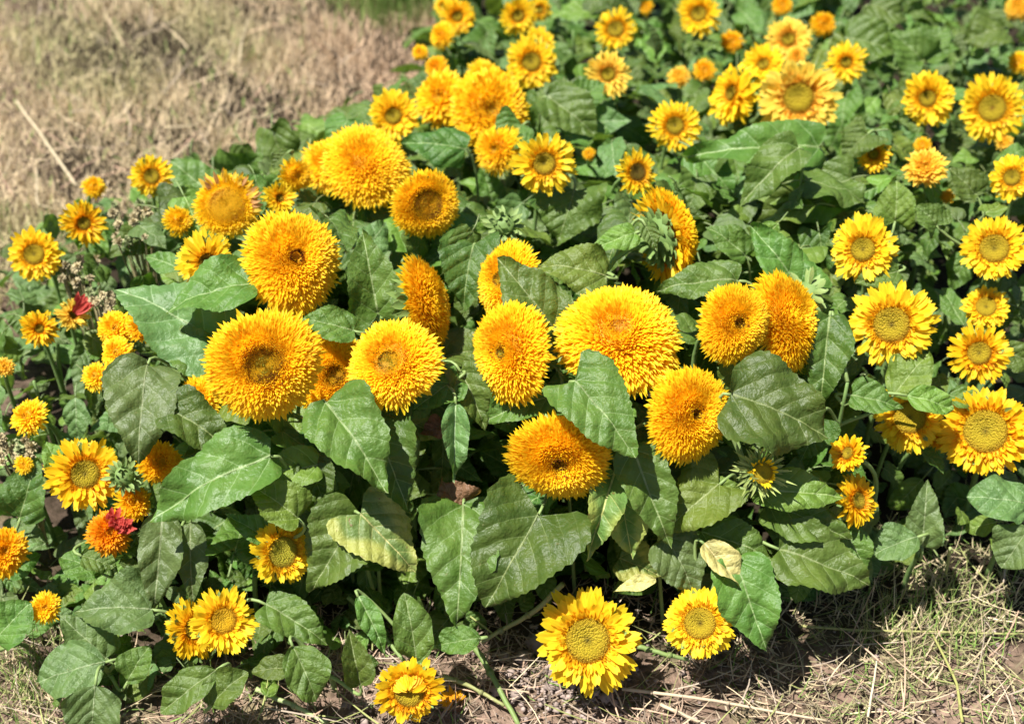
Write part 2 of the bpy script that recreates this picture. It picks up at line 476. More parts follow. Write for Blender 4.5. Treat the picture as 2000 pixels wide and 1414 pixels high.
def teddy_florets(eye, seed, n=1500, pal='gold', dome=.42, coarse=1.0, specks=.5, eyecol='green', tuft=.10, shag=1.0):
    g = np.random.default_rng(seed)
    c0, c1 = PAL[pal]
    i = np.arange(n) + .5; s = np.sqrt(i / n); az = i * GA
    m = s >= eye
    so, ao = s[m], az[m]; k = len(so)
    so = so + g.normal(0, .008, k)
    dk = min(1, eye / .15); dim = dk * np.exp(-(so / (eye + .14)) ** 2)
    lop = 1 + .05 * np.sin(2 * ao + seed) + .035 * np.sin(3 * ao + seed * 2.1)
    r = (1.04 - .24 * shag) * so * (1 + (lop - 1) * so); zb = dome * (1 - so ** 2.6) - .12 * dim + .03 * so * np.sin(ao + seed)
    q = np.clip((so - eye) / (1 - eye + 1e-6), 0, 1)
    th = np.interp(q, [0, .12, .45, .8, 1], [R_(-10) * dk, R_(8), R_(34), R_(68), R_(98)])
    # tufts: directions drift together over small patches
    th = th + g.normal(0, .11, k) + tuft * np.sin(ao * 5 + so * 21 + seed) + tuft * .8 * np.sin(ao * 11 - so * 33)
    a2 = ao + g.normal(0, .12, k) / (so + .15) * .8 + .09 * np.sin(so * 25 + ao * 7 + seed)
    d = rot_dirs(a2, th)
    base = np.stack([r * np.cos(ao), r * np.sin(ao), zb], -1)
    L = np.interp(q, [0, .1, .4, .8, 1], [.055, .075, .125, .19, .25]) * shag * g.uniform(.65, 1.25, k) * lop
    w = np.interp(q, [0, .3, 1], [.014, .022, .033]) * coarse * g.uniform(.75, 1.25, k)
    nr = rot_dirs(a2, th - math.pi / 2)
    t1 = g.uniform(0, 1, (k, 1))
    hue = np.interp(q, [0, .2, .6, 1], [.45, .22, .08, .0])[:, None]
    tip = (c1 * (1 - t1 * .35) + c0 * t1 * .35) * (1 - hue * .5) + c0 * hue * .5
    tip = tip * g.uniform(.9, 1.05, (k, 1))
    bs = np.tile(c0, (k, 1)) * g.uniform(.88, 1.05, (k, 1))
    curl = g.normal(-.12, .18, k) * np.interp(q, [0, 1], [.5, 1])
    mb = MB(); V, Q, C = floret_batch(base, d, nr, L, w, bs, tip, curl, rows=4); mb.add(V, Q, None, C)
    # ring of brown specks (unopened florets) round the eye and the eye itself
    if eye > 0.02:
        ne = int(n * eye ** 2 * 2.2) + 40
        i = np.arange(ne) + .5; s = np.sqrt(i / ne) * eye * 1.12; az = i * GA + 1
        r = .80 * s; dz = np.exp(-(s / (eye + .14)) ** 2)
        zb = dome * (1 - s ** 2.6) - .15 * dz + .0
        base = np.stack([r * np.cos(az), r * np.sin(az), zb], -1)
        rel = s / eye
        th = R_(-10) + R_(24) * rel + g.normal(0, .2, ne)
        d = rot_dirs(az, th); nr = rot_dirs(az, th - math.pi / 2)
        L = g.uniform(.02, .045, ne) * (1 + .4 * rel); w = g.uniform(.009, .016, ne)
        brown = np.array([.22, .10, .015]); olive = np.array([.52, .42, .04]); yel = np.array([.88, .58, .02]); green = np.array([.40, .42, .06])
        if eyecol == 'dark': brown = brown * .6; green = brown * 1.2; olive = np.array([.24, .14, .015])
        if eyecol == 'olive': green = np.array([.70, .55, .05]); olive = np.array([.74, .50, .03]); brown = np.array([.50, .26, .03])
        if eyecol == 'rust': green = np.array([.62, .40, .03]); olive = np.array([.70, .38, .02]); brown = np.array([.34, .15, .02])
        if eyecol == 'pale': green = np.array([.88, .6, .16]); olive = np.array([.86, .55, .07]); brown = np.array([.7, .3, .03])
        pick = g.uniform(0, 1, ne)
        c = np.where((pick < .45)[:, None], olive, green)
        ring = (rel > .6) & (pick < .40 + specks * .3)
        c = np.where(ring[:, None], brown, c)
        c = np.where(((rel > .5) & (pick > .72))[:, None], yel, c)
        V, Q, C = floret_batch(base, d, nr, L, w, c * .85, c, np.zeros(ne), rows=3); mb.add(V, Q, None, C)
        # specks scattered beyond the ring
        ns = int(160 * specks) + 1
        az = g.uniform(0, 6.28, ns); s = eye * (1.05 + np.abs(g.normal(0, .35, ns)))
        r = .80 * s + .01; zb = dome * (1 - s ** 2.6) - .12 * np.exp(-(s / (eye + .14)) ** 2) + .08
        base = np.stack([r * np.cos(az), r * np.sin(az), zb], -1)
        d = rot_dirs(az, g.normal(.1, .2, ns)); nr = rot_dirs(az, np.full(ns, -1.5))
        c = np.tile([.13, .035, .008], (ns, 1))
        V, Q, C = floret_batch(base, d, nr, np.full(ns, .05), np.full(ns, .011), c, c, np.zeros(ns), rows=3); mb.add(V, Q, None, C)
    # cushion under the florets
    pr = [(0.001, dome * 1.0 - .16 * dk - .01)]
    for sv in np.linspace(.08, 1, 9):
        pr.append(((1.0 - .24 * shag) * sv, dome * (1 - sv ** 2.6) - .15 * dk * math.exp(-(sv / (eye + .14)) ** 2) - .01))
    mb.lathe(pr, 20, np.array([.85, .45, .008]))
    return mb.mesh('floret_cushion', M_PETAL)

def daisy_disc(rd, seed, colr=(.44, .33, .018), hollow=.0, dark=(.10, .08, .012), offs=(0, 0)):
    g = np.random.default_rng(seed)
    mb = MB()
    rs = np.linspace(0.001, rd, 9)
    prof = [(r, .10 - hollow * math.exp(-(r / (rd * .45)) ** 2) * .22 + .08 * (r / rd) ** 2 * (1 - (r / rd) ** 6)) for r in rs]
    cc = []
    for r in rs:
        t = r / rd
        c = np.array(colr) * (1 - .0 * t)
        if t < .30: c = c * (t / .30) + np.array(dark) * (1 - t / .30)
        if t > .75: c = c * .85 + np.array([.45, .22, .01]) * .15
        cc.append(c)
    mb.lathe(prof, 28, np.array(cc))
    # real little florets standing on it
    n = int(850)
    i = np.arange(n) + .5; s = np.sqrt(i / n) * rd; az = i * GA
    z = np.interp(s, [p[0] for p in prof], [p[1] for p in prof]) - .005
    base = np.stack([s * np.cos(az), s * np.sin(az), z], -1)
    th = np.interp(s / rd, [0, .6, 1], [-.1, .0, .35]) + g.normal(0, .12, n)
    d = rot_dirs(az, th); nr = rot_dirs(az, th - math.pi / 2)
    t = s / rd
    L = np.interp(t, [0, .5, .85, 1], [.012, .018, .035, .08]) * g.uniform(.7, 1.2, n)
    w = np.full(n, .0095)
    cY = np.array(colr); c = np.tile(cY * np.array([g.uniform(.8, 1.15), g.uniform(.85, 1.1), 1]), (n, 1)) * g.uniform(.6, 1.35, (n, 1))
    kk = np.clip((t - .66) / .30, 0, 1)[:, None] * g.uniform(.2, 1, (n, 1))
    c = c * (1 - kk) + np.array([.58, .22, .006]) * kk
    sx, sy = g.normal(0, .22 * rd, 2); sr = rd * g.uniform(.28, .6)
    kd = np.exp(-(((base[:, 0] - sx) ** 2 + (base[:, 1] - sy) ** 2) / sr ** 2))[:, None]; dk_ = g.uniform(.65, 1.0)
    c = c * (1 - kd * dk_) + np.array(dark) * kd * dk_
    V, Q, C = floret_batch(base, d, nr, L, w, c * .85, c, np.zeros(n), rows=3); mb.add(V, Q, None, C)
    return mb.mesh('disc', M_DISC)

def ring_florets(rd, seed, pal):
    g = np.random.default_rng(seed); mb = MB(); c0, c1 = PAL[pal]
    n = 150
    az = np.arange(n) * GA; s = rd * (.97 + .22 * np.arange(n) / n)
    base = np.stack([s * np.cos(az), s * np.sin(az), np.full(n, .08)], -1)
    th = np.interp(s / rd, [.97, 1.19], [.25, 1.0]) + g.normal(0, .2, n)
    d = rot_dirs(az + g.normal(0, .2, n), th); nr = rot_dirs(az, th - math.pi / 2)
    L = np.interp(s / rd, [.97, 1.19], [.09, .24]) * g.uniform(.7, 1.25, n); w = np.interp(s / rd, [.97, 1.19], [.014, .034])
    c = np.tile(c0 * np.array([.95, .72, .8]), (n, 1)) * g.uniform(.7, 1.1, (n, 1)); cc = c * .6 + c1 * .4
    V, Q, C = floret_batch(base, d, nr, L, w, c * .7, cc, g.normal(.05, .15, n)); mb.add(V, Q, None, C)
    return mb.mesh('floret_ring', M_PETAL)

def ray_layers(rd, seed, rough=.5):
    """list of (azimuth, theta, z, r0, length, width, roll)"""
    g = np.random.default_rng(seed); out = []; wk = g.uniform(.82, 1.2); cl = g.normal(0, .10); p1, p2 = g.uniform(0, 6.28, 2); dn = int(g.integers(-4, 4)); am = g.uniform(.03, .10)
    for lay, (n, th, L, w, z) in enumerate(((26, 93, 1.0, .225, .00), (25, 84, .94, .205, .03), (22, 74, .82, .17, .055), (20, 60, .64, .12, .07))):
        off = g.uniform(0, 6.28)
        n += dn
        for k in range(n):
            az = off + (k + g.normal(0, .16)) * 2 * math.pi / n
            if g.uniform() < .03 * rough: continue
            r0 = rd * .92
            ll = (L - r0) * g.uniform(.82, 1.10) * (1 + am * math.sin(2 * az + p1))
            out.append((az, R_(th) - cl + am * 2 * math.sin(az + p2) + g.normal(0, .09 + .10 * rough), z, r0, ll, w * wk * g.uniform(.75, 1.15), g.normal(0, .22)))
    return out

# ------------------------------------------------------------------ plants
heads = []        # dicts used for occlusion tests and leaf attachment
def cam_dir(P): return unit(CAM - P)

def head_pose(px, py, n, push, dz=0):
    z = canopy(px, py) + dz
    P, d = at_z(px, py, z)
    P = CAM + ray(px, py) * (d + push); d = d + push
    nx, ny = n[0], n[1]; sg = n[2] if len(n) > 2 else 1
    nz = math.sqrt(max(0.02, 1 - nx * nx - ny * ny)) * sg
    c = cam_dir(P); rt = unit(np.cross(c, UPV)) * -1; 
    rt = unit(np.cross(UPV, c)); u = np.cross(c, rt)
    A = unit(rt * nx + u * ny + c * nz)
    return P, d, A

def axes_from_z(A, spin=0.0):
    ref = np.array([0, 0, 1.0]) if abs(A[2]) < .93 else np.array([0, 1.0, 0])
    x = unit(np.cross(ref, A)); y = np.cross(A, x)
    c, s = math.cos(spin), math.sin(spin)
    return x * c + y * s, -x * s + y * c, A

def bez(p0, p1, p2, p3, n):
    t = np.linspace(0, 1, n)[:, None]
    return (1 - t) ** 3 * p0 + 3 * (1 - t) ** 2 * t * p1 + 3 * (1 - t) * t ** 2 * p2 + t ** 3 * p3

def petal_object(par, Mh, az, th, z, r0, ll, w, roll, meshes, g):
    """a petal leaving the head at radius r0, in head units"""
    d = rot_dirs(np.array([az]), np.array([th]))[0]
    nr = rot_dirs(np.array([az]), np.array([th - math.pi / 2]))[0]
    sd_ = np.cross(d, nr)
    nr2 = nr * math.cos(roll) + sd_ * math.sin(roll); sd2 = np.cross(d, nr2)
    b = np.array([math.cos(az) * r0, math.sin(az) * r0, z])
    L = Matrix(((sd2[0] * w, d[0] * ll, nr2[0] * w, b[0]), (sd2[1] * w, d[1] * ll, nr2[1] * w, b[1]), (sd2[2] * w, d[2] * ll, nr2[2] * w, b[2]), (0, 0, 0, 1)))
    return place('petal', random.choice(meshes), Mh @ L, par)

def joined_petals(lst, pal, kind, seed, name='petals'):
    g = np.random.default_rng(seed); c0, c1 = PAL[pal]; n = len(lst)
    arr = np.array([l[:6] for l in lst]); az, th, z, r0, ll, w = arr.T
    d = rot_dirs(az, th); nr = rot_dirs(az, th - math.pi / 2)
    base = np.stack([np.cos(az) * r0, np.sin(az) * r0, z], -1)
    sh = g.uniform(.85, 1.05, (n, 1))
    V, Q, C = floret_batch(base, d, nr, ll, w * .5, np.tile(c0 * .4 + c1 * .6, (n, 1)) * sh, np.tile(c1, (n, 1)) * sh, g.normal(0, .15, n), shape='round' if kind == 'ray' else 'point', rows=5)
    return make_mesh(name, V, Q, None, C, None, True, M_PETAL)

CALYX = [make_calyx(1, 18, .5, k) for k in range(3)]
CALYX_SPIKY = make_calyx(1, 20, 1.15, 9, True)
def make_closed_bud():
    g = np.random.default_rng(4); mb = MB(); cg = np.array([.16, .25, .07])
    mb.lathe([(.05, -.34), (.34, -.26), (.55, -.10), (.60, .05), (.48, .25), (.25, .38), (.01, .42)], 16, cg)
    for n, th, rr, z, L, w in ((12, 95, .45, -.16, .75, .13), (12, 62, .52, -.05, .62, .14), (10, 30, .48, .10, .50, .13), (8, 2, .36, .24, .36, .11)):
        az = np.arange(n) * 6.2832 / n + g.normal(0, .12, n) + th; t = np.full(n, R_(th)) + g.normal(0, .2, n)
        base = np.stack([np.cos(az) * rr, np.sin(az) * rr, np.full(n, z)], -1)
        V, Q, C = floret_batch(base, rot_dirs(az, t), rot_dirs(az, t - 1.57), L * g.uniform(.75, 1.2, n), np.full(n, w), np.tile(cg, (n, 1)), np.tile([.25, .34, .11], (n, 1)), g.normal(.15, .3, n), rows=6)
        mb.add(V, Q, None, C)
    return mb.mesh('calyx', M_CALYX)
CALYX_CLOSED = make_closed_bud()
CALYX_SMALL = make_calyx(1, 16, .34, 3)
STEMC = np.array([.15, .24, .07])

def stem_points(P, A, root, R, lean=.35):
    back = P - A * R * .33
    h = max(.02, P[2])
    return bez(root, root + np.array([0, 0, h * .6]), back - A * max(.025, .35 * h) + np.array([0, 0, -.0]), back, 12)

def plant(kind, px, py, Rpx, n, push, label, eye=.2, pal='gold', seed=None, dz=0, cat='sunflower', name='sunflower_plant', group='sunflowers blooming in the bed', **kw):
    seed = seed if seed is not None else int(px * 7 + py)
    P, d, A = head_pose(px, py, n, push, dz)
    R = Rpx * d / F
    if kind == 'teddy': P = P - A * R * .12; R *= .955 if Rpx > 60 else 1.0
    g = np.random.default_rng(seed)
    root = np.array([P[0] - A[0] * .07 + g.normal(0, .012), P[1] - A[1] * .03 + .03, 0.0])
    if root[1] < 1.09: root[1] = P[1] + .05
    e = place(name, None, Matrix.Translation(root.tolist()))
    tag(e, label, cat, group)
    sp = stem_points(P, A, root, R)
    mb = MB(); sr = np.linspace(max(.0035, R * .075), max(.0025, R * .06), len(sp))
    cg = np.array([STEMC * (.8 + .35 * t) for t in np.linspace(0, 1, len(sp))])
    mb.tube(sp, sr, 8, cg)
    place('stem', mb.mesh('stem', M_STEM), Matrix.Identity(4), e)
    x, y, z = axes_from_z(A, kw.get('spin', g.uniform(0, 6.28)))
    Mh = frame(P, x, y, z, R)
    spiky = kind == 'bud'
    hd = place('flower_head', kw.get('calyx') or ((CALYX_CLOSED if pal == 'green' else CALYX_SPIKY) if spiky else CALYX[seed % 3]), Mh, e)
    small = Rpx < 60 or kw.get('joined')
    if kind == 'teddy':
        nn = 2500 if Rpx > 70 else (1100 if Rpx > 45 else 420)
        nn = kw.get('nn', nn)
        o = place('floret_cushion', teddy_florets(eye, seed, nn, pal, kw.get('dome', .42), kw.get('coarse', 1.0 if nn > 1000 else (1.35 if nn > 600 else 1.9)), kw.get('specks', .5), kw.get('eyecol', 'green'), kw.get('tuft', .07 if Rpx > 60 else .2), 1.0 if Rpx > 60 else 1.75), Mh, hd)
        o['kind'] = 'stuff'
        lst = []
        nl = kw.get('nlig', 20)
        for k in range(nl):
            az = (k + g.normal(0, .3)) * 2 * math.pi / nl
            lst.append((az, R_(100) + g.normal(0, .2), -.05, .62, .42 * g.uniform(.8, 1.12), .13 * g.uniform(.8, 1.2), g.normal(0, .5)))
        if not small:
            for q in lst: petal_object(hd, Mh, *q, PETALS[(pal, 'ligule')], g)
        else:
            o = place('petals', joined_petals(lst, pal, 'ligule', seed), Mh, hd); o['kind'] = 'stuff'
    elif kind == 'daisy':
        place('disc', daisy_disc(eye, seed, kw.get('disc', (.44, .33, .018)), kw.get('hollow', .1), kw.get('dark', (.12, .10, .012))), Mh, hd)
        o = place('floret_ring', ring_florets(eye, seed, pal), Mh, hd); o['kind'] = 'stuff'
        lst = ray_layers(eye, seed, kw.get('rough', .5))
        if not small:
            for q in lst: petal_object(hd, Mh, *q, PETALS[(pal, 'ray')], g)
        else:
            o = place('petals', joined_petals(lst, pal, 'ray', seed), Mh, hd); o['kind'] = 'stuff'
    elif kind == 'bud' and pal != 'green':
        place('disc', daisy_disc(.44, seed, (.46, .36, .02), .1, (.25, .25, .03)), Mh @ Matrix.Translation((0, 0, .12)), hd)
        lst = [(k * 6.2832 / 26 + g.normal(0, .05), R_(24) + g.normal(0, .18), .1, .46, .46 * g.uniform(.7, 1.1), .13, 0) for k in range(26)]
        if pal != 'green':
            o = place('petals', joined_petals(lst, pal, 'ligule', seed), Mh, hd); o['kind'] = 'stuff'
    hx, hy, hdp = project(P)
    heads.append(dict(px=px, py=py, R=Rpx, d=d, P=P, root=root, e=e, stem=sp, hd=hd, Mh=Mh, kind=kind, A=A, leaves=0))
    return heads[-1]

exec_heads = []
def T(*a, **k): return plant('teddy', *a, **k)
def D(*a, **k): return plant('daisy', *a, **k)

# --- shaggy double blooms of the near clump
T(572, 508, 106, (.24, .24), -.02, 'shaggy golden double sunflower with one small black spot right of its middle', eye=.10, specks=1.6, eyecol='dark')
T(515, 712, 118, (.0, -.06), -.05, 'shaggy round double sunflower with brown speckled green eye, left of the clump', eye=.36, specks=1.0)
T(652, 735, 92, (.1, .1), .09, 'double sunflower half hidden in shade between two big round blooms', eye=.25, eyecol='dark', specks=1.0)
T(765, 709, 99, (-.36, .22), -.02, 'shaggy round double sunflower with smooth olive eye set upper left', eye=.26, specks=.25)
T(838, 590, 98, (.90, .22), .04, 'double sunflower turned sideways to the right above the olive eyed bloom', eye=.0, dome=.34)
T(985, 548, 84, (-.70, .15), .05, 'double sunflower behind a pointed leaf, upper one of two in the middle', eye=.22, specks=.1)
T(992, 688, 104, (-.68, -.02), -.01, 'double sunflower facing left with a narrow dark slit, centre of clump', eye=.15, specks=.2)
T(1208, 655, 128, (.02, .50), .0, 'largest cushion shaped double sunflower without green eye, above heart shaped leaf', eye=.16, specks=.0, eyecol='pale', dome=.5)
T(1306, 462, 98, (.84, .22, -1), .02, 'double sunflower seen from behind with its green stalk showing', eye=.0, nlig=60, dome=.5, calyx=CALYX_SMALL)
T(1436, 632, 82, (.50, .02), -.01, 'double sunflower with dark slit eye overlapping the taller bloom on its right', eye=.18, specks=.4, eyecol='dark')
T(1540, 625, 108, (.80, .22), .05, 'tall eyeless double sunflower facing right, at the right end of clump', eye=.0)
T(1350, 809, 100, (.55, .02), -.01, 'oval double sunflower with orange middle and dark dimple on its right', eye=.14, eyecol='dark', specks=.2)
T(1093, 897, 104, (.0, -.52), -.01, 'lowest double sunflower of the clump, dark dimple low in its face', eye=.17, eyecol='dark', specks=.3)
T(715, 322, 92, (.1, .45), .0, 'large shaggy double sunflower at back left, bulging like a cushion', eye=.0)
T(640, 322, 58, (-.3, .3), .05, 'small double sunflower tucked left of the large back cushion bloom', eye=.1)
D(768, 228, 54, (.0, .15), .05, 'double sunflower with olive eye on top of the back cushion bloom', eye=.30)
T(957, 215, 86, (.1, .15), .0, 'wide ragged double sunflower of the back middle cluster', eye=.16, tuft=.25, coarse=1.6, nn=900)
T(862, 192, 60, (-.35, .3), .04, 'loose petalled double sunflower left in the back middle cluster', eye=.16, tuft=.3, coarse=2.2, nn=380)
T(945, 152, 38, (.1, .3), .07, 'small double sunflower at top of the back middle cluster', eye=.1, coarse=2.2, nn=300)
T(835, 400, 72, (.36, -.02), .0, 'double sunflower with very large brownish eye facing right', eye=.52, specks=.7, eyecol='rust', dome=.30)
T(443, 402, 68, (.0, .12), .02, 'old sunflower head with broad greenish middle and withered brown upper petals', eye=.62, specks=.1, dome=.40, pal='gold', eyecol='olive')
T(972, 292, 52, (-.5, .1), .07, 'double sunflower mostly hidden behind a leaf, left of the open eyed bloom', eye=.2)
# --- open blooms, back and right
D(1063, 320, 64, (.02, .05), -.06, 'open sunflower with round green eye above a broad crinkled leaf', eye=.34, hollow=.5)
D(1243, 337, 48, (.45, .1), .0, 'small sunflower with dark eye turned right, above the bloom seen from behind', eye=.36, disc=(.12, .09, .01), dark=(.03, .02, .005))
D(1318, 246, 54, (.1, .05), .02, 'oval sunflower with green eye standing above the dark eyed small one', eye=.32)
D(1038, 122, 54, (.0, .1), .0, 'sunflower with tall crest of petals over its olive eye', eye=.34)
D(1052, 84, 32, (.2, .3), .06, 'sunflower peeping over the crest of a nearer bloom', eye=.3)
D(1188, 146, 47, (-.1, .05), .0, 'sunflower just below another one, near the back middle, pale green eye', eye=.30, pal='pale')
D(1202, 58, 45, (.1, .15), .02, 'sunflower with big olive eye, upper of a touching pair', eye=.36)
D(1012, 32, 40, (.0, .05), .0, 'sunflower at the top edge with darker ring, companion behind its right', eye=.30)
D(1053, 20, 27, (.3, .1), .06, 'small bloom tucked behind the top edge sunflower', eye=.3)
D(893, 33, 37, (.1, .1), .0, 'round sunflower at the top beside the dry lawn', eye=.28, pal='amber')
D(866, 13, 22, (-.3, .2), .06, 'small bloom peeping behind the round one beside the lawn', eye=.3)
T(862, 70, 28, (-.5, .2), .03, 'ruffled orange bloom facing the dry lawn, upper one', eye=.1)
T(820, 103, 17, (-.3, .2), .0, 'tiny round yellow bloom nearest the dry lawn', eye=.2)
T(852, 132, 25, (-.4, .2), .04, 'small ruffled bloom under the orange one facing the lawn', eye=.1, pal='amber')
D(1365, 28, 46, (-.1, .05), .0, 'sunflower at the top edge with bud like yellow knobs in its eye', eye=.34)
D(1540, 78, 47, (.0, .2), .0, 'sunflower above the widest back bloom, eye low in its face', eye=.28, pal='pale')
D(1492, 128, 44, (-.25, .35), .03, 'sunflower half hidden between a sideways bloom and the widest back bloom', eye=.26)
D(1434, 183, 66, (-.72, .12), .0, 'sideways sunflower facing left beside the widest back bloom', eye=.22, joined=True)
D(1560, 192, 80, (.0, .1), -.02, 'widest open sunflower of the back row with pale petals and plain eye', eye=.36, pal='pale', dark=(.40, .30, .02))
T(1556, 110, 20, (.2, .3), .04, 'small lemon bloom squeezed above the widest back bloom', eye=.2, pal='pale')
D(1652, 122, 43, (.1, .05), .0, 'sunflower with tiny green eye right of the widest back bloom', eye=.25)
D(1812, 193, 54, (.0, .05), .0, 'round sunflower with green eye alone among dark leaves', eye=.30)
D(1938, 212, 65, (.0, .05), .0, 'large round sunflower near the right edge, top right quarter', eye=.40, dark=(.16, .07, .01))
D(1707, 302, 36, (-.2, .1), .03, 'small shaded sunflower under the alone standing round one', eye=.28, pal='amber')
T(1808, 327, 42, (.0, .25), .0, 'half open bloom of loose pale yellow knobs on a long stalk', eye=.1, pal='pale', coarse=3.0, nn=170, tuft=.3)
D(1977, 347, 47, (-.1, .05), .0, 'sunflower cut by the right edge, green eye, upper half', eye=.34)
D(1686, 488, 68, (-.1, .12), .0, 'sunflower with lower side behind a leaf, right of the clump', eye=.34)
D(1942, 486, 66, (.05, .1), .0, 'sunflower with dark crescent in its eye, near the right edge', eye=.42, hollow=.4)
D(1742, 634, 86, (-.08, -.02), -.04, 'large flat open sunflower with brown line in its eye, right side', eye=.40, dark=(.06, .05, .01))
D(1926, 600, 46, (.05, .2), .03, 'sunflower whose face is cut off by the ragged bloom below it', eye=.42)
D(1912, 690, 62, (.1, .05), .0, 'ragged sunflower with curled orange petals and olive eye', eye=.36, pal='amber', rough=1.6)
D(1925, 842, 90, (-.05, -.02), .0, 'big sunflower at the right edge with large olive eye and orange rim', eye=.46, pal='amber')
D(1776, 815, 70, (.12, .0), .0, 'sunflower half under a leaf, its rays fanning down and left', eye=.44, rough=1.2)
T(1838, 850, 30, (.5, .2), .06, 'shaded orange bloom behind the right edge sunflower', eye=.2, pal='amber')
D(1658, 886, 42, (-.55, .25), .0, 'small sunflower with closed up petals at the edge of clump', eye=.3, pal='amber', rough=2)
D(1672, 977, 56, (.72, .05), .0, 'sideways half hidden sunflower under the closed up one', eye=.3, pal='amber')
# --- open blooms, front
D(1148, 1250, 104, (-.02, -.03), .0, 'largest open sunflower low in front, with tiny dark dot in its eye', eye=.41, hollow=.05, dark=(.07, .06, .01), rough=.9)
D(1368, 1217, 73, (-.12, .0), .0, 'open sunflower low in front with dark spot in its eye', eye=.42, hollow=.3, dark=(.04, .03, .006))
hang = D(800, 1348, 68, (-.1, -.28), .0, 'open sunflower on the ground in front with curled petals hanging over its eye', eye=.44, pal='amber', rough=1.8, spin=0)
D(550, 1077, 66, (.42, -.12), .0, 'yellow sunflower with broad green eye turned right, low in the clump', eye=.46, disc=(.42, .38, .03), dark=(.36, .34, .03))
D(436, 1212, 68, (.1, .05), .0, 'right one of two joined sunflowers low on the left', eye=.36, dark=(.5, .30, .01), disc=(.62, .36, .01), rough=1.2)
D(376, 1228, 60, (.5, .0), .02, 'left one of two joined sunflowers, in its own shade', eye=.34, pal='amber', rough=1.2)
# --- small flowers at the left
SK = dict(cat='flower', name='small_flower_plant', group='small yellow and orange flowers at the left of the bed')
T(88, 1186, 32, (.0, .1), .0, 'small spiky yellow bloom just above the bottom left grass', eye=.1, coarse=2.2, nn=260, **SK)
D(166, 926, 76, (.0, .02), .0, 'largest yellow flower at the left, olive eye, orange lower petals', eye=.36, pal='amber', **SK)
T(8, 1076, 50, (.1, .1), .0, 'orange flower cut by the left edge, low down', eye=.15, coarse=2.4, nn=380, pal='amber', **SK)
red = T(213, 1040, 46, (.1, .1), .0, 'orange flower with crumpled pink red tuft at its upper right', eye=.1, coarse=2.2, nn=420, pal='orange', spin=0, **SK)
T(262, 980, 38, (.3, .2), .04, 'folded orange bloom behind the flower with red tuft', eye=.2, coarse=2.6, nn=200, pal='amber', **SK)
T(312, 902, 46, (.3, .1), .05, 'ragged orange bloom in the shade of a big hanging leaf', eye=.2, coarse=2.2, nn=260, pal='amber', **SK)
T(55, 814, 40, (-.55, .15), .0, 'narrow sideways yellow bloom near the left edge, halfway down', eye=.1, coarse=2.2, nn=260, **SK)
D(68, 497, 56, (-.25, .05), .0, 'oval sunflower near the left edge beside dried flower heads', eye=.36, **SK)
D(163, 436, 48, (.1, -.05), .0, 'sunflower with small dark ring eye at the lawn side, left', eye=.26, pal='amber', dark=(.04, .04, .01), rough=1.5, **SK)
D(296, 345, 44, (.0, .1), .0, 'neat round sunflower standing out against the dry lawn', eye=.34, **SK)
T(184, 365, 25, (.2, .4), .02, 'small tilted bloom behind the dark ring eyed sunflower', eye=.1, coarse=2.2, nn=200, **SK)
D(405, 512, 64, (.0, .12), .02, 'sunflower with black eye behind the green leaf left of the clump', eye=.24, dark=(.02, .015, .005), disc=(.2, .14, .01), **SK)
T(350, 432, 33, (.4, .2), .03, 'small yellow bloom turned away, left of the old withered head', eye=.1, coarse=2.2, nn=220, **SK)
D(77, 642, 39, (.0, .05), .0, 'small loose orange flower with green middle left of the red petals', eye=.22, pal='amber', rough=2, **SK)
rp = D(142, 615, 36, (.3, .2), .0, 'small yellow flower with one dark red petal bundle', eye=.2, pal='pale', rough=2, spin=0, **SK)
T(226, 642, 40, (-.3, .2), .0, 'knobbly golden bloom at the top of a leaning spike, left side', eye=.05, coarse=2.6, nn=240, **SK)
T(279, 637, 34, (.2, .2), .0, 'knobbly golden bloom right beside the leaning spike', eye=.05, coarse=2.6, nn=200, pal='amber', **SK)
T(228, 690, 36, (-.3, .2), .01, 'knobbly golden bloom in the middle of the leaning spike', eye=.05, coarse=2.6, nn=200, **SK)
T(186, 735, 30, (-.3, .2), .01, 'knobbly golden bloom at the foot of the leaning spike', eye=.05, coarse=2.6, nn=160, **SK)
T(46, 908, 20, (.0, .2), .0, 'tiny ragged yellow bloom near the left edge among dry heads', eye=.1, coarse=2.4, nn=120, **SK)
T(8, 716, 21, (.0, .2), .0, 'tiny faded bloom cut by the left edge, halfway up', eye=.1, coarse=2.4, nn=120, pal='pale', **SK)
D(545, 388, 38, (.4, .2), .05, 'folded yellow petals right of the old withered head', eye=.2, rough=2, **SK)
T(577, 343, 36, (.5, .0), .02, 'narrow bloom with olive eye left of the back cushion bloom', eye=.3, coarse=2, nn=300, **SK)
T(392, 775, 44, (-.2, .0), .05, 'small golden bloom peeping out left of the brown speckled double', eye=.1, nn=420, coarse=1.8, **SK)
T(243, 727, 32, (-.4, .3), .04, 'smooth orange petals showing above the big hanging leaf', eye=.1, pal='amber', coarse=3.4, nn=90, **SK)
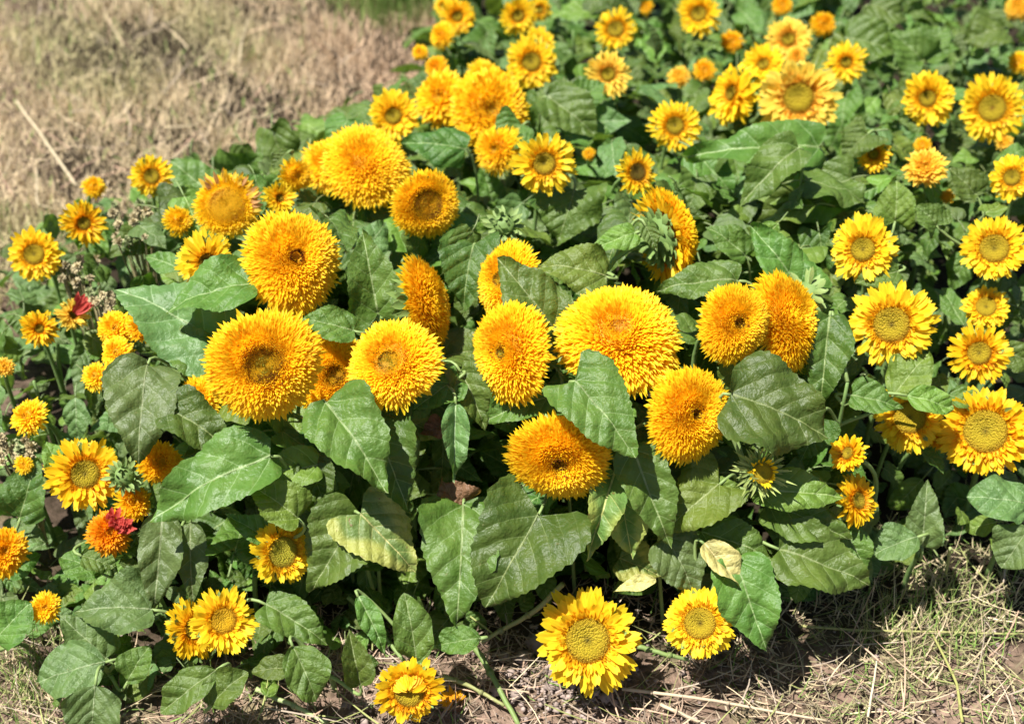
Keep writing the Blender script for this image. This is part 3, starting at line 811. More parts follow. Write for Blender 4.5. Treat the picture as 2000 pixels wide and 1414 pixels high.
# --- little ones at the back
BK = dict(cat='flower', name='small_flower_plant', group='small blooms showing between the leaves at the back', dz=-.05)
T(1990, 122, 24, (-.2, .2), .0, 'small yellow bloom cut by the right edge above the large round one', coarse=2.4, nn=160, **BK)
T(1988, 15, 28, (-.2, .2), .0, 'small yellow bloom in the top right corner', coarse=2.4, nn=160, pal='pale', **BK)
T(1376, 138, 24, (.0, .2), .05, 'small orange bloom in shade left of the sideways sunflower', coarse=2.4, nn=160, pal='amber', **BK)
T(1430, 82, 24, (.1, .2), .06, 'small orange bloom in shade right of the top edge sunflower', coarse=2.4, nn=160, pal='amber', **BK)
T(1609, 48, 26, (.3, .1), .03, 'upright orange bloom right of the sunflower above the widest one', coarse=2.4, nn=180, pal='amber', **BK)
T(1326, 150, 24, (.0, .3), .0, 'small pale bloom of loose knobs left of the shaded orange one', coarse=3, nn=90, pal='pale', **BK)
T(1528, 10, 22, (.0, .2), .0, 'small bloom touching the top edge above the pale petalled sunflower', coarse=2.4, nn=160, pal='amber', **BK)
T(1802, 284, 18, (.0, .2), .03, 'small shaded bloom right above the loose knobbed one', coarse=2.4, nn=120, pal='amber', **BK)
T(1850, 384, 15, (.0, .2), .02, 'small olive bud like bloom below the loose knobbed one', coarse=2.6, nn=90, pal='olive', **BK)
T(1150, 301, 14, (.0, .2), .0, 'tiny orange bud like bloom right of the round green eyed sunflower', coarse=2.6, nn=90, pal='amber', **BK)
T(1262, 14, 16, (.0, .2), .02, 'tiny orange bloom at the top edge, middle', coarse=2.6, nn=90, pal='amber', **BK)
T(1962, 278, 18, (.0, .2), .02, 'small peach coloured bloom beneath the large round one', coarse=2.6, nn=110, pal='pale', **BK)
# --- buds
plant('bud', 1487, 922, 44, (.30, -.12), -.02, 'opening spiky green sunflower bud with yellow middle, right of the clump', cat='sunflower bud', name='sunflower_bud_plant', group='sunflower buds')
plant('bud', 1575, 575, 46, (.60, -.2, -1), .06, 'spiky closed green bud behind the tall bloom, right', cat='sunflower bud', name='sunflower_bud_plant', group='sunflower buds', pal='green')
plant('bud', 985, 440, 36, (.0, .30), .03, 'closed leafy green bud under the open sunflower in middle', cat='sunflower bud', name='sunflower_bud_plant', group='sunflower buds', pal='green')
plant('bud', 243, 930, 34, (.3, .2), .02, 'closed bristly green bud right of the largest left flower', cat='flower bud', name='flower_bud_plant', group='sunflower buds', pal='green')

# extra bits on special heads
def extra_petals(h, pal, lst, label):
    o = place('petal_tuft', joined_petals(lst, pal, 'ligule', 5, 'petal_tuft'), h['Mh'], h['hd']); o['label'] = label
    return o
g = np.random.default_rng(5)
extra_petals(red, 'red', [(a, R_(8 + 60 * (k % 5) / 4), .30, .22 + .14 * (k % 4), .52, .26, 0) for k, a in enumerate(g.uniform(-.35, 1.35, 48))], 'crumpled pink red tuft')
extra_petals(rp, 'red', [(a, R_(40 + 25 * (k % 2)), .12, .1 + .1 * (k % 3), 1.0, .34, 0) for k, a in enumerate(g.uniform(-.1, 1.0, 18))], 'dark red petal bundle')

g = np.random.default_rng(9)
extra_petals(hang, 'amber', [(a + math.pi, R_(68) + g.normal(0, .12), .16, -.52, .42 * g.uniform(.8, 1.2), .19, 0) for a in np.linspace(.3, 2.9, 15)], 'curled petals hanging over the eye')

# plants that show only leaves
def leafy(px, py, label, h=None):
    P, d, A = head_pose(px, py, (0, .5), 0.02)
    P[2] = max(.03, P[2] - .02)
    root = np.array([P[0], P[1] + .02, 0.])
    e = place('leafy_plant', None, Matrix.Translation(root.tolist())); tag(e, label, 'plant', 'plants without open blooms')
    sp = bez(root, root + (0, 0, P[2] * .5), P - (0, 0, P[2] * .3), P, 8)
    mb = MB(); mb.tube(sp, np.linspace(.004, .002, 8), 6, STEMC)
    place('stem', mb.mesh('stem', M_STEM), Matrix.Identity(4), e)
    heads.append(dict(px=px, py=py, R=0, d=d, P=P, root=root, e=e, stem=sp, kind='leafy', leaves=0))
leafy(205, 1290, 'low grey green leafy plant in the bottom left corner of the bed')
leafy(30, 1230, 'dark leafy plant at the left edge above the grass')
leafy(430, 1330, 'low plant with two oval leaves below the joined sunflowers')
leafy(640, 1290, 'low plant with round smooth leaves left of the curled sunflower')
leafy(815, 1250, 'oval leaved plant behind the curled sunflower in front')
leafy(1800, 1050, 'low plant with smooth leaves at the right above dry grass')
leafy(1975, 1010, 'round leaved plant at the right edge above dry grass')
leafy(1755, 80, 'big leaved plant near the top right')
leafy(1900, 70, 'wide leaved plant in the top right corner')
leafy(120, 560, 'grey green leafy plant behind the red petalled flower')
leafy(300, 1120, 'grey green plant with long leaves left of the small yellow sunflower')
leafy(1120, 40, 'leafy plant at the top edge, middle')
leafy(1660, 720, 'low leafy plant in the gap right of the clump')
leafy(60, 720, 'leafy plant near the left edge, halfway down')

# ------------------------------------------------------------------ leaves
hero_zone = []     # (cx, cy, ax, ay, half length, half width, depth)
def nearest_plant(P, maxleaf=60):
    best, bd = None, 1e9
    for h in heads:
        dd = float(np.min(np.linalg.norm(h['stem'][:9] - P, axis=1))) + .002 * h['leaves']
        if dd < bd: best, bd = h, dd
    best['leaves'] += 1
    return best

def hero(bx, by, tx, ty, wpx, mat='mid', shape='ovate', push=.03, dt=0., tilt=0., fold=.18, bend=.22, wave=.05, up=.8, dz=0, twist=0, curl=0, stalk=True, seed=None, flip=False):
    seed = seed or int(bx * 3 + by)
    cx, cy = (bx + tx) / 2, (by + ty) / 2
    _, d = at_z(cx, cy, canopy(cx, cy) + dz)
    d += push
    B = CAM + ray(bx, by) * (d - dt / 2); Tp = CAM + ray(tx, ty) * (d + dt / 2)
    y = Tp - B; L = np.linalg.norm(y); y = y / L
    nrm = cam_dir((B + Tp) / 2) * 1.0 + np.array([0, 0, 1.0]) * up
    nrm = unit(nrm - y * np.dot(nrm, y)); x = np.cross(y, nrm)
    nrm = nrm * math.cos(tilt) + x * math.sin(tilt); x = np.cross(y, nrm)
    ratio = (wpx * d / F) / L
    ratio = min(max(ratio / max(.55, abs(np.dot(nrm, cam_dir(B)))), .25), 1.25)
    me = leaf_mesh('leaf', shape, LEAFM[mat], ratio, 11, 34, fold * 1.9, bend + .15, wave * 1.6, .013 if shape != 'oval' else .006, twist, seed, 0, curl)
    h = nearest_plant(B)
    Mw = frame(B, x, y, nrm, L)
    o = place('leaf', me, Mw, h['e'])
    if mat == 'yellowing': o['label'] = 'yellowing leaf'
    if mat == 'withered': o['label'] = 'withered yellow leaf'
    if mat == 'brown': o['label'] = 'dry brown leaf'
    if stalk:
        far_ = float(np.min(np.linalg.norm(h['stem'][:10] - B, axis=1))) > .11
        k = int(np.argmin([np.linalg.norm(p - B + np.array([0, -.01, .03])) for p in h['stem'][:10]])); S = h['stem'][k] if not far_ else np.array([B[0] + .01, B[1] + .03, 0.0])
        c = B - y * .02 + np.array([0, 0, -.01]);
        pts = bez(S, S * .5 + c * .5 + (0, .01, .0), B - y * .03 - nrm * .008, B - nrm * .001, 9)
        mb = MB(); mb.tube(pts, np.linspace(.0028, .0018, 9), 6, np.array([.20, .28, .09]))
        place('leaf_stalk', mb.mesh('leaf_stalk', M_STEM), Matrix.Identity(4), o)
    ax, ay = tx - bx, ty - by; l = math.hypot(ax, ay)
    hero_zone.append((cx, cy, ax / l, ay / l, l / 2, wpx / 2, d))
    return o

H = hero
H(448, 688, 233, 556, 150, 'pale', 'ovate', .02, .02, fold=.08)
H(492, 556, 326, 606, 92, 'mid', 'ovate', -.0, .0, tilt=.3)
H(420, 720, 300, 640, 90, 'mid', 'ovate', .05)
H(288, 712, 264, 906, 138, 'pale', 'ovate', -.02, -.04, bend=.15, fold=.1)
H(636, 786, 764, 956, 140, 'mid', 'ovate', -.04, -.03)
H(722, 826, 806, 992, 125, 'dark', 'heart', .0, .0, wave=.09)
H(738, 612, 706, 452, 110, 'mid', 'heart', .03, .0, fold=.3, bend=.1)
H(1082, 642, 964, 512, 118, 'mid', 'ovate', .0, .0, fold=.1)
H(1182, 540, 1050, 515, 92, 'bright', 'ovate', .02, .0, fold=.1, bend=.3)
H(1124, 745, 1244, 892, 140, 'mid', 'heart', -.055, -.02, fold=.05, bend=.15, wave=.03)
H(1428, 770, 1618, 852, 185, 'dark', 'ovate', -.02, .0, fold=.1, wave=.06)
H(1440, 782, 1545, 872, 70, 'yellowing', 'ovate', .01)
H(1050, 1008, 958, 1192, 205, 'dark', 'heart', -.02, -.02, fold=.22, bend=.2, wave=.03, seed=77)
H(905, 985, 900, 1218, 150, 'mid', 'ovate', .0, -.04, fold=.12, bend=.35)
H(706, 1006, 608, 1150, 140, 'mid', 'ovate', .0, fold=.2)
H(704, 1004, 806, 1122, 130, 'yellowing', 'heart', -.01, fold=.06, wave=.03)
H(528, 890, 288, 1010, 135, 'mid', 'ovate', -.01, .0, fold=.12)
H(318, 1000, 312, 1195, 84, 'pale', 'lance', .01)
H(372, 1020, 372, 1180, 66, 'pale', 'lance', .03)
H(582, 1012, 484, 942, 88, 'bright', 'ovate', -.01)
H(522, 1052, 438, 1008, 50, 'mid', 'ovate', .0)
H(1236, 878, 1298, 1072, 100, 'mid', 'ovate', -.01, wave=.03)
H(1200, 925, 1150, 1098, 70, 'yellowing', 'ovate', .0, fold=.5, twist=.6)
H(1212, 950, 1226, 1088, 100, 'yellowing', 'ovate', .02)
H(1404, 946, 1298, 1046, 125, 'bright', 'heart', .0)
H(1380, 960, 1458, 985, 60, 'bright', 'ovate', .01)
H(1478, 958, 1648, 982, 80, 'bright', 'ovate', .01, curl=.2)
H(1500, 982, 1652, 1062, 105, 'mid', 'ovate', .02)
H(1522, 1072, 1694, 1152, 125, 'mid', 'ovate', .0)
H(1642, 1030, 1698, 1118, 66, 'mid', 'ovate', .01)
H(1302, 1050, 1362, 1162, 105, 'pale', 'ovate', .0, fold=.06)
H(1436, 1092, 1486, 1272, 120, 'mid', 'ovate', -.01, fold=.12)
H(1376, 1062, 1452, 1168, 60, 'withered', 'lance', -.02, fold=.6, twist=.8, curl=.5)
H(1370, 1040, 1518, 1092, 85, 'mid', 'ovate', .01)
H(1122, 372, 1095, 478, 170, 'mid', 'heart', .13, .0, wave=.08, fold=.06)
H(1598, 288, 1338, 322, 84, 'mid', 'ovate', .0, wave=.08)
H(1560, 288, 1442, 402, 82, 'mid', 'ovate', -.02, wave=.07)
H(908, 292, 782, 282, 76, 'dark', 'ovate', .0, curl=.6)
H(1068, 188, 1164, 274, 92, 'mid', 'ovate', .03)
H(1020, 245, 972, 296, 80, 'mid', 'ovate', .03)
H(896, 738, 812, 802, 80, 'mid', 'ovate', .02)
H(900, 726, 952, 838, 72, 'mid', 'heart', .03, fold=.4)
H(890, 790, 884, 942, 52, 'pale', 'lance', .0, fold=.7, curl=.3, twist=.5)
H(1068, 776, 940, 822, 70, 'mid', 'ovate', .03)
H(1440, 548, 1282, 568, 76, 'mid', 'ovate', .03, curl=.3)
H(1560, 560, 1460, 445, 100, 'mid', 'heart', .07, wave=.09)
H(1240, 455, 1156, 496, 50, 'bright', 'ovate', .0, curl=.3)
H(1262, 442, 1280, 492, 34, 'mid', 'ovate', -.02)
H(690, 646, 584, 628, 66, 'mid', 'ovate', .03)
H(326, 796, 464, 884, 95, 'dark', 'ovate', .03)
H(620, 908, 480, 948, 76, 'bright', 'ovate', .03)
H(600, 905, 640, 990, 80, 'dark', 'ovate', .03)
H(925, 478, 898, 605, 110, 'dark', 'heart', .08)
H(1455, 500, 1380, 440, 60, 'mid', 'ovate', .08)
H(1620, 620, 1600, 800, 90, 'dark', 'ovate', .10)
# bottom left, smooth grey-green
H(205, 1292, 76, 1336, 104, 'pale', 'oval', .0, fold=.05)
H(208, 1286, 112, 1206, 90, 'pale', 'ovate', .01)
H(186, 1338, 180, 1440, 108, 'pale', 'oval', .0)
H(296, 1190, 146, 1188, 110, 'pale', 'ovate', .0, wave=.06)
H(422, 1308, 318, 1398, 66, 'mid', 'oval', .0)
H(412, 1376, 482, 1308, 66, 'mid', 'oval', .0, fold=.3)
H(572, 1262, 622, 1366, 86, 'mid', 'oval', .0)
H(578, 1302, 492, 1316, 46, 'mid', 'oval', .0)
H(704, 1336, 676, 1230, 60, 'mid', 'lance', .0, fold=.6)
H(814, 1292, 796, 1156, 76, 'mid', 'oval', -.01)
H(938, 1246, 852, 1266, 56, 'mid', 'oval', .0)
H(-10, 1255, 60, 1175, 80, 'mid', 'oval', .0)
H(40, 1010, 80, 896, 90, 'dark', 'ovate', .02)
H(126, 936, 88, 862, 46, 'bright', 'oval', -.02)
H(200, 1120, 120, 1085, 70, 'mid', 'oval', .02)
H(160, 1085, 222, 1110, 52, 'mid', 'oval', .0)
H(520, 1180, 640, 1260, 80, 'mid', 'ovate', .02)
H(250, 1330, 290, 1260, 60, 'mid', 'oval', .02)
# right
H(2012, 985, 1888, 974, 84, 'pale', 'oval', .0, fold=.05)
H(1792, 1048, 1702, 1084, 70, 'pale', 'oval', .0)
H(1802, 1066, 1806, 936, 68, 'pale', 'ovate', .0)
H(2010, 1030, 1960, 1112, 90, 'pale', 'oval', .0)
H(1744, 774, 1814, 692, 88, 'bright', 'oval', -.05, fold=.06)
H(1772, 772, 1862, 802, 52, 'bright', 'oval', -.06)
H(1852, 772, 1912, 790, 44, 'mid', 'oval', -.01)
H(1664, 772, 1760, 800, 60, 'mid', 'ovate', .0)
H(1754, 530, 1672, 558, 64, 'mid', 'ovate', .0)
H(1748, 432, 1756, 348, 78, 'bright', 'heart', .0)
H(1694, 262, 1650, 310, 78, 'mid', 'heart', .0)
H(1800, 120, 1740, 60, 90, 'mid', 'ovate', .0)
H(1800, 110, 1850, 55, 80, 'mid', 'ovate', .0)
H(1650, 75, 1755, 105, 80, 'mid', 'ovate', .01)
H(1960, 55, 1880, 85, 80, 'mid', 'ovate', .0)
H(1700, 10, 1770, 45, 70, 'mid', 'ovate', .0)
H(1600, 820, 1570, 900, 90, 'dark', 'ovate', .08)
H(1905, 380, 1850, 330, 60, 'mid', 'ovate', .0)
H(1830, 440, 1790, 400, 60, 'mid', 'heart', .0)
H(1130, 200, 1180, 160, 60, 'mid', 'ovate', .05)
H(700, 1165, 760, 1280, 44, 'mid', 'lance', .0)
H(560, 300, 530, 330, 36, 'mid', 'ovate', .05)
H(900, 1005, 860, 940, 90, 'brown', 'ovate', .05, stalk=False, wave=.15)
H(870, 830, 820, 850, 40, 'brown', 'ovate', .05, stalk=False, wave=.15)
H(1210, 1090, 1290, 1130, 80, 'yellowing', 'ovate', .04, stalk=False)
H(1280, 1130, 1200, 1160, 30, 'withered', 'lance', .0, stalk=False)

# filler leaves: shared meshes
VAR = {}
for mt in ('dark', 'mid', 'pale', 'bright'):
    for sh in ('heart', 'ovate', 'lance', 'oval'):
        VAR[(mt, sh)] = [leaf_mesh('leaf', sh, LEAFM[mt], None, 6, 18, random.uniform(.05, .4), random.uniform(.05, .5), random.uniform(.03, .10), .008, random.uniform(-.5, .5), 31 * k + 7, .3, random.uniform(0, .3)) for k in range(3)]

POLY = np.array([(-60, 520), (60, 470), (140, 400), (300, 385), (420, 330), (560, 300), (640, 240), (720, 200), (800, 150), (850, 60), (850, -160),
                 (2090, -160), (2060, 1090), (1900, 1040), (1720, 1100), (1640, 1150), (1520, 1180), (1300, 1150), (1100, 1150), (900, 1230), (760, 1290), (560, 1340), (300, 1350), (140, 1390), (110, 1290), (60, 1200), (-60, 1240)])
def inside(px, py):
    c = False; j = len(POLY) - 1
    for i in range(len(POLY)):
        xi, yi = POLY[i]; xj, yj = POLY[j]
        if (yi > py) != (yj > py) and px < (xj - xi) * (py - yi) / (yj - yi) + xi: c = not c
        j = i
    return c

HA = np.array([(h['px'], h['py'], h['R'], h['d']) for h in heads if h['R'] > 0])
HZ = np.array(hero_zone)
ROOTS = np.array([h['root'][:2] for h in heads])
def covers(pts, margin=1.0):
    """does a leaf through these points hide a bloom or a placed leaf?"""
    px, py, d = project(pts)
    dx = px[:, None] - HA[None, :, 0]; dy = py[:, None] - HA[None, :, 1]
    hit = (dx ** 2 + dy ** 2 < (HA[None, :, 2] * margin) ** 2) & (d[:, None] < HA[None, :, 3] + .01)
    if hit.any(): return True
    dx = px[:, None] - HZ[None, :, 0]; dy = py[:, None] - HZ[None, :, 1]
    a = dx * HZ[None, :, 2] + dy * HZ[None, :, 3]; b = -dx * HZ[None, :, 3] + dy * HZ[None, :, 2]
    hit = ((a / HZ[None, :, 4]) ** 2 + (b / HZ[None, :, 5]) ** 2 < .95) & (d[:, None] < HZ[None, :, 6] + .005)
    return bool(hit.any())

made = 0; tries = 0
while made < 3400 and tries < 40000:
    tries += 1
    px, py = random.uniform(-60, 2060), random.uniform(-60, 1400)
    if made > 2900: px, py = random.uniform(1350, 2080), random.uniform(-120, 420)
    if not inside(px, py): continue
    if py > 480 and random.random() < .35: continue
    far = py < 520
    low = random.random() ** .68
    z = max(.02, canopy(px, py) - .015 - low * (.26 if not far else .24))
    P, d = at_z(px, py, z)
    ln = random.uniform(.055, .10) if far else random.uniform(.05, .10)
    if px < 330 or (px > 1650): ln = random.uniform(.035, .068)
    if py > 1120: ln = random.uniform(.03, .055)
    k = int(np.argmin((ROOTS[:, 0] - P[0]) ** 2 + (ROOTS[:, 1] - P[1]) ** 2 + rng.uniform(0, .002, len(ROOTS))))
    h = heads[k]
    away = math.atan2(P[1] - h['root'][1], P[0] - h['root'][0]) + random.gauss(0, .8)
    if random.random() < .45: away = random.gauss(-math.pi / 2, 1.0)     # many hang towards the light side
    el = random.gauss(-.3, .55)
    y = np.array([math.cos(away) * math.cos(el), math.sin(away) * math.cos(el), math.sin(el)])
    nrm = unit(np.array([random.gauss(0, .6), -.35 + random.gauss(0, .5), 1.0])); nrm = unit(nrm - y * np.dot(nrm, y))
    if nrm[2] < 0: nrm = -nrm
    x = np.cross(y, nrm)
    B = P - y * ln * .5
    if B[2] < .012 or (P + y * ln * .5)[2] < .008: continue
    wd = .3 * ln
    pts = np.array([B + y * ln * t + x * s * wd for t in (0, .3, .6, 1.0) for s in (-1, 0, 1)])
    if covers(pts, .97): continue
    if far: sh = random.choice(['heart', 'ovate', 'ovate', 'oval'])
    else: sh = random.choice(['heart', 'ovate', 'ovate', 'lance'])
    if px < 330 or px > 1650: sh = random.choice(['ovate', 'oval', 'lance', 'ovate'])
    if py > 1120: sh = random.choice(['oval', 'ovate', 'lance'])
    mt = random.choice(['dark', 'mid', 'mid', 'bright'] if not (px < 400 or px > 1600 or far) else (['mid', 'pale', 'dark', 'mid', 'mid', 'bright'] if far else ['mid', 'pale', 'pale', 'mid', 'bright']))
    wx = random.uniform(.85, 1.15)
    M = Matrix(((x[0] * ln * wx, y[0] * ln, nrm[0] * ln, B[0]), (x[1] * ln * wx, y[1] * ln, nrm[1] * ln, B[1]), (x[2] * ln * wx, y[2] * ln, nrm[2] * ln, B[2]), (0, 0, 0, 1)))
    place('leaf', random.choice(VAR[(mt, sh)]), M, h['e'])
    made += 1
print('filler leaves', made, 'tries', tries)

# ------------------------------------------------------------------ ground
def ground():
    m, nt = new_mat('soil')
    tc = N(nt, 'ShaderNodeTexCoord').outputs['Object']
    n1 = noise(nt, 2.2, 5, tc); n2 = noise(nt, 60, 6, tc); n3 = noise(nt, 12, 4, tc)
    c = mixc(nt, smooth(nt, n1, .35, .65), (.20, .135, .098), (.29, .20, .148))
    c = mixc(nt, smooth(nt, n2, .35, .7), c, (.07, .05, .032))
    c = mixc(nt, math_(nt, 'MULTIPLY', smooth(nt, n3, .5, .7), .5), c, (.17, .17, .07))
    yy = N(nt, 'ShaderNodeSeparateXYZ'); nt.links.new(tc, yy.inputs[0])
    bed_shade = smooth(nt, math_(nt, 'ADD', yy.outputs[1], math_(nt, 'MULTIPLY', n1, .3)), 1.28, 1.42)      # deep shade under the bed's leaves, painted into the soil colour
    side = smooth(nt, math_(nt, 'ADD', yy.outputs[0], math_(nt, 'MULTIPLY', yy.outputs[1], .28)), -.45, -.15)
    c = mixc(nt, math_(nt, 'MULTIPLY', bed_shade, side), c, (.030, .022, .014))
    h = math_(nt, 'ADD', n2, math_(nt, 'MULTIPLY', n3, 1.5))
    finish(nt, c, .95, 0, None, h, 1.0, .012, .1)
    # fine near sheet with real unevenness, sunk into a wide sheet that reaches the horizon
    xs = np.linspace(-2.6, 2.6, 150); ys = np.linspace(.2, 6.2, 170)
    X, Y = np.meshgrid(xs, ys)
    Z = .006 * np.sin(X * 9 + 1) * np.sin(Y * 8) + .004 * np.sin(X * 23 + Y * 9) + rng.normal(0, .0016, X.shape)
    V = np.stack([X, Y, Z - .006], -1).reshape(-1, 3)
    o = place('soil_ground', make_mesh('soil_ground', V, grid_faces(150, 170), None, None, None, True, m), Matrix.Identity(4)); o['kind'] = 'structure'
    s = 90.0
    V = np.array([(-s, -s, -.035), (s, -s, -.035), (s, s, -.035), (-s, s, -.035)])
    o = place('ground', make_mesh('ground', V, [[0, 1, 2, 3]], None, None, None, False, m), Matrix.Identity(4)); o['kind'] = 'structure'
ground()

def blades(name, X, Y, Z, length, width, az, el, colr, curl, seed, kink=0.):
    """grass blades: 2 verts wide, 4 rows"""
    g = np.random.default_rng(seed); n = len(X)
    d = np.stack([np.cos(az) * np.cos(el), np.sin(az) * np.cos(el), np.sin(el)], -1)
    side = np.stack([-np.sin(az), np.cos(az), g.uniform(-.5, .5, n)], -1); side /= np.linalg.norm(side, axis=1)[:, None]
    nr = np.cross(side, d)
    b = np.linspace(0, 1, 5); w = np.array([.8, 1, .9, .6, .08])
    k2 = g.normal(0, kink, (n, 1, 1, 1)) if kink else 0
    Bv = b[None, :, None, None]; A = np.array([-1., 1.])[None, None, :, None]
    P = np.stack([X, Y, Z], -1)[:, None, None, :] + d[:, None, None, :] * length[:, None, None, None] * Bv \
        + nr[:, None, None, :] * (curl * length)[:, None, None, None] * -(Bv ** 2) + side[:, None, None, :] * (width[:, None, None, None] * A * w[None, :, None, None] * .5 + k2 * length[:, None, None, None] * Bv ** 2)
    V = P.reshape(-1, 3)
    V[:, 2] = np.maximum(V[:, 2], -.004)
    Q = (grid_faces(2, 5)[None] + (np.arange(n) * 10)[:, None, None]).reshape(-1, 4)
    C = np.repeat(colr, 10, axis=0)
    return make_mesh(name, V, Q, None, C, None, True, M_GRASS)

STRAW = np.array([.64, .51, .33]); OLIVE = np.array([.31, .33, .12]); PINK = np.array([.54, .36, .25]); GREY = np.array([.42, .34, .26]); GREEN = np.array([.14, .22, .05])

def vnoise(x, y, s, seed):
    return .5 + .5 * (np.sin(x * s + seed) * np.cos(y * s * 1.3 + seed * 2) + .5 * np.sin(x * s * 2.7 + y * s * 1.9 + seed)) / 1.5

def lawn(seed, n, xr, yr, name, lrange, elr, mode):
    g = np.random.default_rng(seed)
    X = g.uniform(*xr, n); Y = g.uniform(*yr, n)
    px, py, d = project(np.stack([X, Y, np.zeros(n)], -1))
    if mode == 'back':
        keep = (px < 930) & (py < 640) & (py > -260) & (px > -300)
        # bed edge: keep the lawn out from under the bed
        ex = np.interp(py, [-260, 0, 100, 180, 260, 340, 420, 520, 640], [900, 880, 860, 800, 700, 600, 420, 120, 10])
        keep &= px < ex + 40
    else:
        top = np.interp(px, [-300, 0, 100, 300, 560, 760, 900, 1100, 1500, 1700, 1900, 2300], [1150, 1180, 1220, 1290, 1180, 1180, 1180, 1140, 1130, 1040, 960, 930])
        keep = (py > top) & (py < 1600) & (px > -300) & (px < 2300)
    X, Y, px, py = X[keep], Y[keep], px[keep], py[keep]; n = len(X)
    if mode == 'front':
        cl = vnoise(X, Y, 26, seed)
    else:
        cl = vnoise(X, Y, 9, seed)
    bare = vnoise(X, Y, 3.3, 11) * .6 + vnoise(X, Y, 7.1, 5) * .4
    keep = g.uniform(0, 1, n) < (.30 + .8 * cl) * (np.clip((bare - .12) * 4, .5, 1) if mode == 'back' else np.clip(1.0 - .55 * np.exp(-((px - 1150) / 170.) ** 2), .3, 1))
    X, Y, px, py, cl = X[keep], Y[keep], px[keep], py[keep], cl[keep]; n = len(X)
    L = g.uniform(*lrange, n) * (.7 + .6 * cl); W = g.uniform(.0009, .0022, n) * (1.3 if mode == 'back' else 1.0)
    az = g.uniform(0, 6.283, n) + .8 * np.sin(X * 14 + Y * 9)
    el = g.uniform(*elr, n)
    r = g.uniform(0, 1, (n, 1)); g2 = vnoise(X, Y, 5, seed + 3)[:, None]
    if mode == 'back':
        pinkness = np.clip((px - 420) / 320, 0, 1)[:, None]
        c = STRAW * (1 - r * .36) + OLIVE * r * .36; c = c * .82 + PINK * .18
        gk = np.clip((g2 - .5) * 2.2, 0, .38) * (1 - pinkness); c = c * (1 - gk) + OLIVE * gk
        c = c * (1 - pinkness * .62) + PINK * pinkness * .62
        c = np.where((g.uniform(0, 1, (n, 1)) < .06) & (pinkness < .6), GREEN * 1.5, c)
    else:
        rightness = np.clip((px - 1350) / 350, 0, 1)[:, None]; leftness = np.clip((500 - px) / 300, 0, 1)[:, None]
        ol = np.maximum(rightness, leftness) * .75 + .05
        c0_ = GREY * .9
        c = PINK * (1 - r) + GREY * r
        c = c * (1 - ol) + (OLIVE * 1.15 * r + STRAW * (1 - r)) * ol
        c = np.where(g.uniform(0, 1, (n, 1)) < .09 + .12 * ol, GREEN * 1.4, c)
    c = c * g.uniform(*((.80, 1.18) if mode == 'back' else (.35, 1.02)), (n, 1))
    Z = g.uniform(0, .012, n) if mode == 'front' else g.uniform(-.002, .006, n)
    me = blades(name, X, Y, Z, L, W, az, el, c, g.uniform(.0, .5, n), seed, .12)
    o = place(name, me, Matrix.Identity(4)); o['kind'] = 'stuff'
    return n
print('grass', lawn(3, 300000, (-2.2, .3), (1.3, 5.2), 'dry_lawn_grass', (.012, .042), (.1, 1.3), 'back'),
      lawn(4, 40000, (-1.0, 1.0), (.75, 1.6), 'dry_grass_thatch', (.010, .032), (-.05, .45), 'front'))

def litter(seed, n, fn, zr, lr, wr, elr, name, cols, kink=.25):
    g = np.random.default_rng(seed); pts = []
    while len(pts) < n:
        px, py = fn(g); P, _ = at_z(px, py, g.uniform(*zr)); pts.append(P)
    P = np.array(pts); c = np.array(cols)[g.integers(0, len(cols), n)] * g.uniform(.7, 1.15, (n, 1))
    me = blades(name, P[:, 0], P[:, 1], P[:, 2], g.uniform(*lr, n), g.uniform(*wr, n), g.uniform(0, 6.28, n), g.uniform(*elr, n), c, g.uniform(-.1, .4, n), seed, kink)
    o = place(name, me, Matrix.Identity(4)); o['kind'] = 'stuff'
def f_front(g):
    while True:
        px, py = g.uniform(-50, 2050), g.uniform(1080, 1440)
        if py > np.interp(px, [0, 300, 560, 900, 1100, 1500, 1700, 2000], [1230, 1340, 1260, 1250, 1200, 1200, 1100, 1030]): return px, py
def f_back(g):
    while True:
        px, py = g.uniform(-50, 830), g.uniform(-40, 430)
        if py < np.interp(px, [0, 300, 420, 560, 700, 830], [420, 340, 300, 270, 180, 60]): return px, py
litter(21, 300, f_front, (.004, .02), (.03, .11), (.0010, .0022), (-.05, .25), 'dead_stalk_litter', [PINK, GREY, STRAW, OLIVE])
litter(22, 260, f_back, (.006, .03), (.04, .12), (.0012, .0026), (.0, .5), 'dead_stalk_litter', [STRAW, PINK, STRAW, GREY])
litter(23, 1500, lambda g: (g.normal(765, 55), g.normal(5, 28)), (.0, .01), (.05, .12), (.0015, .003), (.7, 1.4), 'green_grass_tuft', [GREEN, OLIVE * .8, GREEN * 1.3], .1)
litter(24, 700, lambda g: (g.normal(1800, 90), g.normal(1210, 55)), (.0, .008), (.015, .05), (.0008, .0018), (.5, 1.4), 'green_grass_tuft', [GREEN * 1.3, OLIVE, STRAW], .1)
litter(25, 500, lambda g: (g.normal(60, 50), g.normal(1320, 50)), (.0, .008), (.015, .04), (.0008, .0018), (.5, 1.4), 'green_grass_tuft', [GREEN * 1.3, OLIVE, STRAW], .1)

